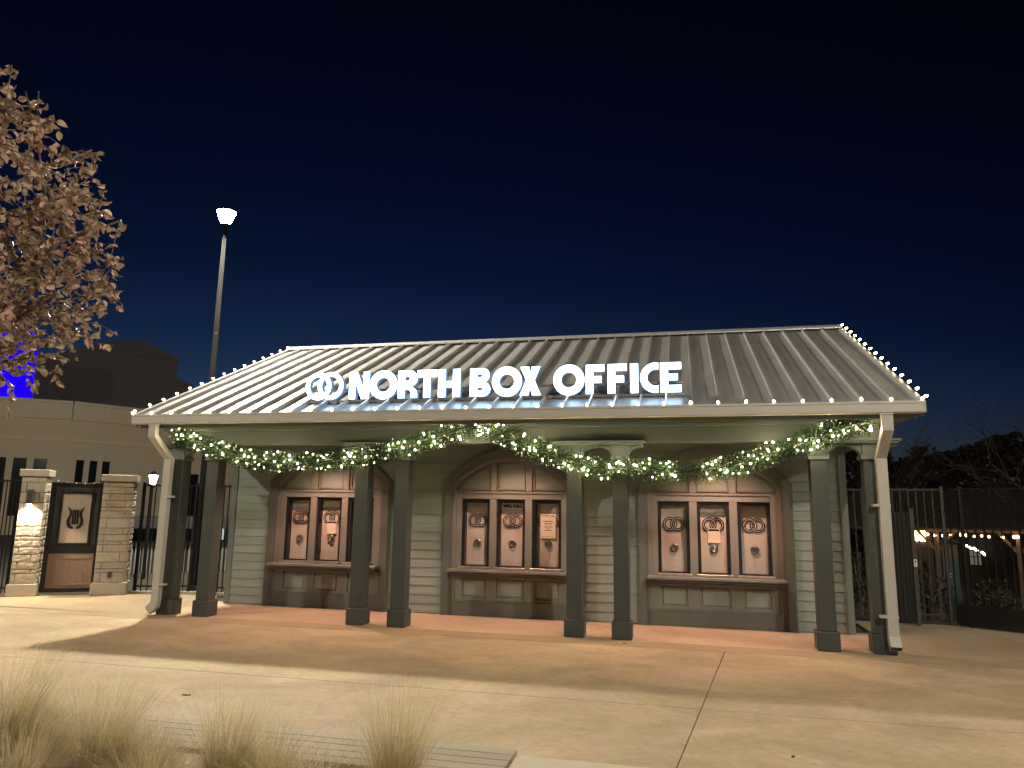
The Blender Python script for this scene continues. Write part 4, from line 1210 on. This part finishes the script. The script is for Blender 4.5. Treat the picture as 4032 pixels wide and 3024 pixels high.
# market pavilion on lower ground
MP = thing('market_pavilion', 'open timber pavilion with bulb strings on its eave beyond the right fence', 'pavilion', (25, 24, -1.78))
mz = -1.785
mdir = Vector((24.66 - 19.43, 24.69 - 26.34)).normalized(); mn = Vector((-mdir.y, mdir.x))
m0 = Vector((17.4, 22.0))
m0 = Vector((CAM.x, CAM.y)) + (Vector((19.43, 26.34)) - Vector((CAM.x, CAM.y))) * 0.80
def mpt(u, d, z=0): return (m0.x + mdir.x * u + mn.x * d, m0.y + mdir.y * u + mn.y * d, z)
def mbox(nm, u0, u1, d0, d1, z0, z1, mat, parent=MP):
    bm = bmesh.new()
    extrude(bm, [[mpt(u0, d0)[:2], mpt(u1, d0)[:2], mpt(u1, d1)[:2], mpt(u0, d1)[:2]]], XY, z1, z0)
    return obj(nm, bm, mat, parent)
MZ = 1.50
mbox('eave_beam', -1.2, 12, -0.06, 0.06, MZ + 0.02, MZ + 0.14, 'timber')
bm = bmesh.new()
extrude(bm, [[(-0.5, MZ + 0.10), (5, MZ + 1.6), (5, MZ + 1.66), (-0.5, MZ + 0.16)]], lambda u, v, d: (*mpt(d, u)[:2], v), -1.6, 12.5)
obj('roof', bm, 'timber_dark', MP)
for u in (1.67, 4.2, 6.7, 9.4):
    mbox('post', u - 0.08, u + 0.08, -0.08, 0.08, mz, MZ + 0.02, 'timber')
    for s in (-1, 1):
        bm = bmesh.new()
        extrude(bm, [[(u + s * 0.08, MZ - 0.55), (u + s * 0.08, MZ - 0.70), (u + s * 0.65, MZ + 0.02), (u + s * 0.52, MZ + 0.02)]], lambda a, b, d: mpt(a, d, b), -0.05, 0.05)
        obj('brace', bm, 'timber', MP)
mbox('back_wall', -1.2, 12, 5.5, 5.7, mz, MZ + 1.0, 'timber_dark')
wnd = mbox('window', 2.76, 3.16, 5.42, 5.49, 0.06, 0.64, 'dim_window')
mbox('window_bar', 2.89, 2.93, 5.36, 5.41, 0.05, 0.65, 'timber_dark', wnd)
mbox('window_bar', 2.76, 3.16, 5.36, 5.409, 0.38, 0.41, 'timber_dark', wnd)
mbox('counter', 2.4, 9.0, 1.2, 1.8, mz + 0.7, mz + 0.95, 'timber_dark')
MS = thing('market_bulb_string', 'row of warm globe bulbs hung along the pavilion eave', 'string lights', mpt(0, -0.2, MZ))
bm = bmesh.new(); lathe(bm, [(0, 0.055), (0.04, 0.035), (0.055, 0), (0.04, -0.035), (0, -0.055)], 10)
gm = mesh_of(bm, 'globe_bulb', 'market_glow', True)
cp = []
R = random.Random(11)
for u in (-0.6, -0.1, 0.45, 0.8, 1.38, 1.63, 1.90, 2.13, 2.47, 2.63, 2.87, 3.10, 3.32, 3.73, 4.08, 4.17, 4.6, 5.0, 5.5):
    p = mpt(u, -0.22, MZ - 0.10 + R.uniform(-.03, .03))
    inst('globe_bulb', gm, MS, p, None, R.uniform(0.7, 1.2))
    cp.append((p[0], p[1], p[2] + 0.09))
obj('cord', tube(bmesh.new(), cp, 0.012, 5), 'black_iron', MS)
AS = thing('arched_lamp_row', 'row of bright tube lamps slanting down inside the pavilion', 'lamps', mpt(3, 4.6, 0))
prevp = None
bars = [(2.10, 1.12 - MZ, .20, .04), (2.54, .95 - MZ, .04, .06), (2.65, .90 - MZ, .21, .06), (2.89, .80 - MZ, .18, .065), (3.17, .64 - MZ, .18, .065)]
for u, z, l, t in bars:
    a = Vector(mpt(u, 4.6, MZ + z)); b = Vector(mpt(u + l * .9, 4.6, MZ + z - l * .70))
    obj('tube_lamp', tube(bmesh.new(), [a, b], t * 0.6, 8), 'lantern_glow', AS)
obj('lamp_rail', tube(bmesh.new(), [mpt(1.7, 4.72, 1.38), mpt(3.6, 4.72, 0.30)], 0.03, 6), 'black_iron', AS)
# glowing kiosk front and teal booth
KS = thing('lit_kiosk', 'small brightly glowing kiosk window left of the pavilion bulbs', 'kiosk', mpt(1.1, 0.5, mz))
mbox('kiosk_wall', 0.75, 1.5, 0.6, 1.6, mz, MZ + 0.10, 'timber_dark', KS)
mbox('lit_window', 0.90, 1.05, 0.53, 0.59, 1.14, 1.54, 'market_glow', KS)
mbox('lit_window', 1.08, 1.30, 0.53, 0.59, 1.14, 1.57, 'market_glow', KS)
TB = thing('teal_booth', 'teal booth with tan upper boards seen through the right fence', 'booth', mpt(2.07, -3, mz))
mbox('booth_base', 1.85, 2.30, -3.2, -2.6, mz, 0.65, 'teal_paint', TB)
mbox('booth_upper', 1.85, 2.30, -3.18, -2.62, 0.653, 1.22, 'tan_paint', TB)
bm = bmesh.new(); extrude(bm, [[(1.75, 1.223), (2.40, 1.223), (2.07, 1.36)]], lambda a, b, d: mpt(a, d, b), -3.3, -2.5); obj('booth_roof', bm, 'timber_dark', TB)
for zz in (0.10, 0.20):
    mbox('booth_stripe', 1.92, 2.06, -3.23, -3.205, zz, zz + 0.03, 'white_plate', TB)
TBL = thing('market_table', 'dark table with pale top edge at the far right of the pavilion', 'table', mpt(5.2, -1, mz))
tb = mbox('table_top', 4.6, 6.2, -1.4, -0.6, mz + 0.72, mz + 0.77, 'timber', TBL)
for u in (4.7, 6.1):
    for d in (-1.3, -0.7):
        mbox('leg', u - .03, u + .03, d - .03, d + .03, mz, mz + 0.72, 'timber_dark', TBL)

# bare trees beyond
def bare_tree(label, x, y, h, seed, spread=1.0, mat='bark_dark'):
    R = random.Random(seed)
    z0 = gz(x, y)
    T = thing('bare_tree', label, 'tree', (x, y, z0), 'leafless trees behind the fence')
    bm = bmesh.new()
    trunk = [(0, 0, 0), (0.05, 0, h * .25), (0.0, 0.05, h * .5)]
    tube(bm, trunk, [0.09, 0.07, 0.05], 7)
    obj('trunk', bm, mat, T, (x, y, z0))
    bm = bmesh.new()
    def grow(p, d, l, r, n):
        q = p + d * l
        m = p + d * l * .5 + Vector((R.gauss(0, .05), R.gauss(0, .05), R.gauss(0, .04))) * l
        tube(bm, [p, m, q], [r, r * .8, r * .55], 4, False)
        if n > 0:
            for _ in range(3 if n > 1 else 4):
                e = (d + Vector((R.gauss(0, .5), R.gauss(0, .5), R.gauss(.05, .35)))).normalized()
                grow(p.lerp(q, R.uniform(.45, 1)), e, l * R.uniform(.5, .8), r * .55, n - 1)
    for k in range(6):
        th = k * 1.05 + R.random()
        grow(Vector((0.02, 0.02, h * R.uniform(.22, .5))), Vector((cos(th) * spread, sin(th) * spread, 1.0)).normalized(), h * .32, 0.03, 3)
    obj('branches', bm, mat, T, (x, y, z0))
bare_tree('bare twiggy tree at the right edge behind the dark fence', 17.6, 5.6, 5.2, 5, 0.9)
bare_tree('bare slender tree between the right downspout and the folding gate', 15.3, 9.0, 5.0, 8, 0.4)

# ------------------------------------------------------------------ foreground: bench, stone seat, planter, grasses
BN = thing('slatted_bench', 'pale slatted wooden bench half hidden behind the grasses', 'bench', (6.7, -7.5, 0))
slat = mesh_of(B(0, 4.55, 0, 0.108, 0, 0.04, 0.004), 'slat', 'bench_wood')
for k in range(5):
    inst('slat', slat, BN, (4.30, -7.255 - 0.1175 * (k + 1) + 0.0, 0.41))
for x in (4.6, 6.0, 7.4, 8.6):
    obj('bench_support', B(x, x + 0.08, -7.82, -7.29, 0.0, 0.405, 0.004), 'shed_dark', BN)
SB = obj('stone_seat', B(8.865, 10.35, -8.5, -7.375, 0.0, 0.462, 0.035), 'limestone_smooth')
tag(SB, 'pale limestone block seat at the end of the slatted bench', 'stone seat')
PL = thing('planter', 'raised stone edged planter holding the feathery grasses', 'planter', (6, -8.6, 0))
obj('planter_wall', B(2.6, 8.86, -8.02, -7.90, 0.0, 0.34, 0.01), 'limestone_smooth', PL)
obj('planter_wall', B(2.6, 8.86, -10.3, -10.18, 0.0, 0.34, 0.01), 'limestone_smooth', PL)
obj('planter_wall', B(2.48, 2.599, -10.3, -7.90, 0.0, 0.34, 0.01), 'limestone_smooth', PL)
obj('planter_wall', B(8.745, 8.86, -10.17, -8.021, 0.0, 0.34, 0.01), 'limestone_smooth', PL)
obj('planter_soil', B(2.6, 8.74, -10.17, -8.022, 0.0, 0.29), 'soil', PL)

def grass_clump(label, x, y, h, n, seed, lean=(0, 0), spread=0.30, droop=0.35, pale=0.30, upright=0.0):
    R = random.Random(seed)
    z0 = 0.285
    G = thing('feather_grass', label, 'grass clump', (x, y, z0), 'feathery grass clumps in the planter')
    def blades(nb, mat, nm, hs, wid):
        verts, faces = [], []
        for k in range(nb):
            th = R.random() * 2 * pi
            rb = R.random() ** 0.5 * 0.10
            p = Vector((rb * cos(th), rb * sin(th), 0))
            th2 = th + R.gauss(0, 0.7)
            out = spread * abs(R.gauss(0.55, 0.45)) * (1 - upright * R.random())
            L_ = h * hs * R.uniform(0.45, 1.08)
            dirh = Vector((cos(th2) * out + lean[0] * R.random(), sin(th2) * out + lean[1] * R.random(), 0))
            dr = droop * R.random() ** 1.5
            if R.random() < 0.28:
                dirh = dirh * R.uniform(1.2, 2.0); dr = R.uniform(.15, .6)
            sd = Vector((-sin(th2 + R.gauss(0, .8)), cos(th2), 0)).normalized()
            ns = 6
            prev = None
            for i in range(ns + 1):
                t = i / ns
                c = p + Vector((dirh.x * (t ** 1.5) * 1.0, dirh.y * (t ** 1.5), L_ * (t - dr * t * t * t)))
                c += Vector((R.gauss(0, .0025), R.gauss(0, .0025), 0)) * (t * 3)
                w = wid * (1 - 0.85 * t)
                i0 = len(verts)
                verts += [c - sd * w, c + sd * w]
                if prev is not None: faces.append((prev, prev + 1, i0 + 1, i0))
                prev = i0
        me = bpy.data.meshes.new(nm); me.from_pydata([tuple(v) for v in verts], [], faces); me.materials.append(MT[mat])
        o = bpy.data.objects.new(nm, me); _reg(o, G, (x, y, z0)); o['kind'] = 'stuff'
    blades(int(n * 1.7 * (1 - pale)), 'straw', 'blades', 0.95, 0.0021)
    blades(int(n * 1.7 * pale), 'straw_pale', 'seed_heads', 1.10, 0.0018)
GR = [
    (8.30, -8.16, 0.74, 900, 'tall upright straw grass clump nearest the stone seat', (0.02, 0), 0.34, 0.10, 0.5),
    (7.62, -8.20, 0.42, 420, 'low spreading grass clump left of the tallest clump', (0, 0), 0.50, 0.35, 0.1),
    (7.16, -8.18, 0.66, 750, 'green tinged grass clump in the middle of the planter edge', (0.06, 0.03), 0.32, 0.15, 0.4),
    (6.72, -8.35, 0.50, 520, 'pale grass clump behind the middle of the planter', (0.05, 0), 0.40, 0.25, 0.2),
    (6.30, -8.28, 0.72, 850, 'leaning grass clump with long tips over the bench, left of centre', (0.20, 0.06), 0.36, 0.18, 0.2),
    (5.86, -8.36, 0.52, 600, 'drooping mop shaped grass clump low in the left corner', (0.1, 0), 0.50, 0.75, 0.0),
    (5.55, -8.25, 0.86, 800, 'windblown tall grass clump at the left edge of the view', (0.30, 0.05), 0.30, 0.20, 0.2),
    (5.25, -8.6, 0.70, 500, 'dense grass clump at the far left below the tree', (0.1, 0), 0.35, 0.3, 0.2),
    (7.95, -8.45, 0.46, 420, 'low pale tuft just left of the tallest clump base', (0, 0), 0.45, 0.3, 0.1),
    (5.75, -8.12, 0.62, 520, 'wispy clump against the bench at the left edge', (0.22, 0.02), 0.35, 0.2, 0.2),
    (7.42, -8.10, 0.52, 460, 'airy grass clump between the middle and tallest clumps', (0.05, 0.02), 0.45, 0.3, 0.1),
    (6.50, -8.10, 0.46, 420, 'airy grass clump right of the leaning clump', (0.08, 0.02), 0.48, 0.3, 0.1),
    (6.95, -8.50, 0.40, 420, 'short pale tuft in front of the middle clump', (0, 0), 0.45, 0.4, 0.0),
    (6.05, -8.62, 0.55, 520, 'bushy tuft in front of the leaning clump', (0.1, 0), 0.45, 0.4, 0.0),
]
for k, (x, y, h, n, lab, lean, spd, dr, up) in enumerate(GR):
    grass_clump(lab, x, y, h, n, 40 + k, lean, spd, dr, 0.34, up)

# ------------------------------------------------------------------ autumn tree, left foreground
TX, TY = 4.95, -9.55
TR = thing('autumn_tree', 'young tree with brown autumn leaves at the left edge', 'tree', (TX, TY, 0.285))
R = random.Random(77)
bm = bmesh.new()
tube(bm, [(TX, TY, 0.28), (TX + .02, TY, 1.2), (TX + .05, TY + .02, 2.2), (TX + .08, TY + .05, 3.4), (TX + .1, TY + .08, 4.6)], [0.06, 0.052, 0.045, 0.034, 0.018], 10)
obj('trunk', bm, 'bark', TR, smooth=True)
CC = Vector((5.42, -9.46, 3.62)); RX, RZ_ = 1.24, 1.28
twigs = []
def inside(p, k=1.0):
    d = p - CC
    q = (d.x ** 2 + d.y ** 2) / RX ** 2 + d.z ** 2 / (RZ_ if d.z > 0 else 1.08) ** 2
    return q < k
bm = bmesh.new()
def branch(p, d, l, r, n, tw):
    pts = [p]; dd_ = d.copy(); q = p.copy()
    seg = 4
    for i in range(seg):
        dd_ = (dd_ + Vector((R.gauss(0, .14), R.gauss(0, .14), R.gauss(0.02, .10)))).normalized()
        q = q + dd_ * (l / seg)
        pts.append(q.copy())
    if n < 2:
        keep = [pts[0]]
        for w_ in pts[1:]:
            if not inside(w_, 1.12): break
            keep.append(w_)
        if len(keep) < 2: return
        pts = keep; seg = len(pts) - 1
    tube(bm, pts, [r * (1 - .16 * i) for i in range(seg + 1)], 5 if n < 2 else 6, False)
    if n == 0 or r < 0.004:
        twigs.append(pts); return
    for k in range(4 if n > 1 else 5):
        i = R.randint(1, seg)
        e = (dd_ + Vector((R.gauss(0, .62), R.gauss(0, .62), R.gauss(.05, .5)))).normalized()
        branch(pts[i], e, l * R.uniform(.50, .72), r * .55, n - 1, tw)
    twigs.append(pts)
starts = []
for k in range(15):
    z = 1.95 + k * 0.18
    th = k * 2.4 + 0.3
    starts.append((Vector((TX + .06, TY + .03, z)), th))
for p, th in starts:
    el = R.uniform(.35, .85)
    branch(p, Vector((cos(th), sin(th), el)).normalized(), R.uniform(.75, 1.0) * (1.0 if p.z < 3.6 else .75), 0.02, 2, None)
# limbs reaching towards the plaza, as in the view
for tgt in ((6.10, -8.72, 3.25), (6.28, -8.56, 3.72), (6.18, -8.62, 4.2), (5.95, -8.85, 4.7), (6.0, -8.8, 2.85), (5.75, -9.1, 4.9), (6.02, -8.95, 3.4), (5.95, -9.0, 3.95)):
    tgt = Vector(tgt); z = max(2.0, tgt.z - 0.95)
    p = Vector((TX + .06, TY + .04, min(z, 4.2)))
    branch(p, (tgt - p).normalized(), (tgt - p).length * 0.95, 0.018, 2, None)
for k in range(1500):
    v = Vector((R.gauss(0, 1), R.gauss(0, 1), R.gauss(0, 1))).normalized() * (R.random() ** 0.42)
    p = CC + Vector((v.x * RX, v.y * RX, v.z * (RZ_ if v.z > 0 else 1.08)))
    if noise.noise(p * 2.1) < -0.16: continue
    d = (v + Vector((R.gauss(0, .5), R.gauss(0, .5), R.gauss(-.1, .5)))).normalized()
    l = R.uniform(.10, .24)
    pts = [p, p + d * l * .5, p + d * l + Vector((0, 0, -l * .15))]
    tube(bm, pts, [0.0028, 0.0022, 0.0014], 3, False)
    twigs.append(pts)
obj('branches', bm, 'bark', TR)
def leaf_mesh(seed):
    r = random.Random(seed)
    bm = bmesh.new()
    L_, w = 0.062, 0.021
    ts = [0, .2, .45, .7, .9, 1]
    ws = [0.0, .75, 1.0, .8, .35, 0]
    curl = r.uniform(.005, .024); fold = r.uniform(.15, .8)
    mid = [bm.verts.new((L_ * t, 0, -curl * t * t * 1.3)) for t in ts]
    lf = [bm.verts.new((L_ * t, w * a, -curl * t * t + w * a * fold)) for t, a in zip(ts[1:-1], ws[1:-1])]
    rt = [bm.verts.new((L_ * t, -w * a, -curl * t * t + w * a * fold)) for t, a in zip(ts[1:-1], ws[1:-1])]
    for side in (lf, rt):
        for i in range(5):
            a = [mid[i]] if i == 0 else [mid[i], side[i - 1]]
            b = [mid[5]] if i == 4 else [side[i], mid[i + 1]]
            vs = [mid[i]] + ([side[i - 1]] if i > 0 else []) + ([side[i]] if i < 4 else []) + [mid[i + 1]]
            if side is rt: vs = list(reversed(vs))
            bm.faces.new(vs)
    return bm
lme = [mesh_of(leaf_mesh(s), 'leaf', 'leaf_brown') for s in range(5)]
lbase = []
for me in lme:
    lbase.append(([v.co.copy() for v in me.vertices], [tuple(p.vertices) for p in me.polygons]))
cand = []
for pts in twigs:
    for i in range(len(pts) - 1):
        a, b = pts[i], pts[i + 1]
        L_ = (b - a).length
        nl = max(1, int(L_ / 0.020))
        for k in range(nl):
            if R.random() < 0.22: continue
            p = a.lerp(b, R.random())
            if not inside(p, 1.25): continue
            t = (b - a).normalized()
            d = (t * R.uniform(-.1, .7) + Vector((R.gauss(0, 1), R.gauss(0, 1), R.gauss(-.75, .6))).normalized()).normalized()
            cand.append((p, d, R.random() * 2 * pi, R.uniform(.45, 1.15), R.randrange(5)))
R.shuffle(cand)
cand = cand[:19000]
vis = []
for cdt in cand:
    v = cdt[0] - CAM
    dist = v.length
    zc = v.dot(_f)
    u = v.dot(_r2) / zc * 2846.43 + 2016
    vis.append((dist if -20 < u else 99, cdt))
vis.sort(key=lambda t: t[0])
def leaf_rot(d, rl):
    q = d.to_track_quat('X', 'Z')
    return q.to_matrix() @ Matrix.Rotation(rl, 3, 'X')
verts, faces = [], []
for k, (dist, (p, d, rl, s, mi)) in enumerate(vis):
    if k < 300:
        o = inst('leaf', lme[mi], TR, p)
        o.rotation_euler = leaf_rot(d, rl).to_euler(); o.scale = (s, s, s)
    else:
        mtx = leaf_rot(d, rl)
        i0 = len(verts)
        vv, ff = lbase[mi]
        verts += [tuple(p + mtx @ (v * s)) for v in vv]
        faces += [tuple(i0 + i for i in f) for f in ff]
me = bpy.data.meshes.new('crown'); me.from_pydata(verts, [], faces); me.materials.append(MT['leaf_brown'])
o = bpy.data.objects.new('crown', me); _reg(o, TR, (0, 0, 0)); o['kind'] = 'stuff'

# ------------------------------------------------------------------ litter on the pavement
def litter(name, label, cat, x, y, l, w, rz, mat):
    bm = bmesh.new()
    pts = [(-l / 2, 0), (-l * .2, w / 2), (l * .25, w * .4), (l / 2, 0), (l * .2, -w / 2), (-l * .25, -w * .45)]
    extrude(bm, [pts], XY, 0.008, 0.001)
    for v in bm.verts: v.co.z += 0.006 * abs(v.co.x) / l if v.co.z > 0.004 else 0
    o = obj(name, bm, mat, None, (x, y, 0.0015)); o.rotation_euler.z = rz
    tag(o, label, cat)
litter('fallen_leaf', 'dark curled leaf lying on the pavement above the bench', 'leaf', 4.55, -5.05, 0.10, 0.03, 0.2, 'soil')
litter('twig', 'pale twig lying on the pavement in front of the right window', 'twig', 9.12, -1.42, 0.14, 0.012, 0.5, 'paper')
litter('fallen_leaf', 'tiny dark leaf on the pavement near the bottom right', 'leaf', 10.9, -5.35, 0.05, 0.02, 0.9, 'soil')
litter('fallen_leaf', 'small dark leaf at the foot of the right middle columns', 'leaf', 9.02, -0.26, 0.05, 0.02, 0.1, 'soil')

# ------------------------------------------------------------------ far wood on the right, one dark mass
R = random.Random(31)
verts, faces = [], []
for k in range(26000):
    u = R.uniform(-8, 75)
    x, y = 20 + u * 0.93, 62 - u * 0.32 + R.uniform(-3, 3)
    top = 8.2 + 2.6 * noise.noise((u * 0.14, 1.3, 0)) + 1.5 * noise.noise((u * 0.5, 4.1, 0))
    z = -1.9 + (top + 1.9) * (1 - R.random() ** 1.35)
    p = Vector((x, y, z))
    d = Vector((R.gauss(0, 1), R.gauss(0, .4), R.gauss(0, 1))).normalized(); e = d.cross(Vector((R.gauss(0, .3), 1, R.gauss(0, .3)))).normalized()
    l, w = R.uniform(.2, .55), R.uniform(.08, .25)
    i0 = len(verts)
    verts += [tuple(p - d * l), tuple(p + e * w), tuple(p + d * l), tuple(p - e * w)]
    faces.append((i0, i0 + 1, i0 + 2, i0 + 3))
me = bpy.data.meshes.new('far_wood'); me.from_pydata(verts, [], faces); me.materials.append(MT['bark_dark'])
o = bpy.data.objects.new('far_wood', me); _reg(o, None, (0, 0, 0))
tag(o, 'dark mass of distant trees beyond the pavilion', 'trees', kind='stuff')
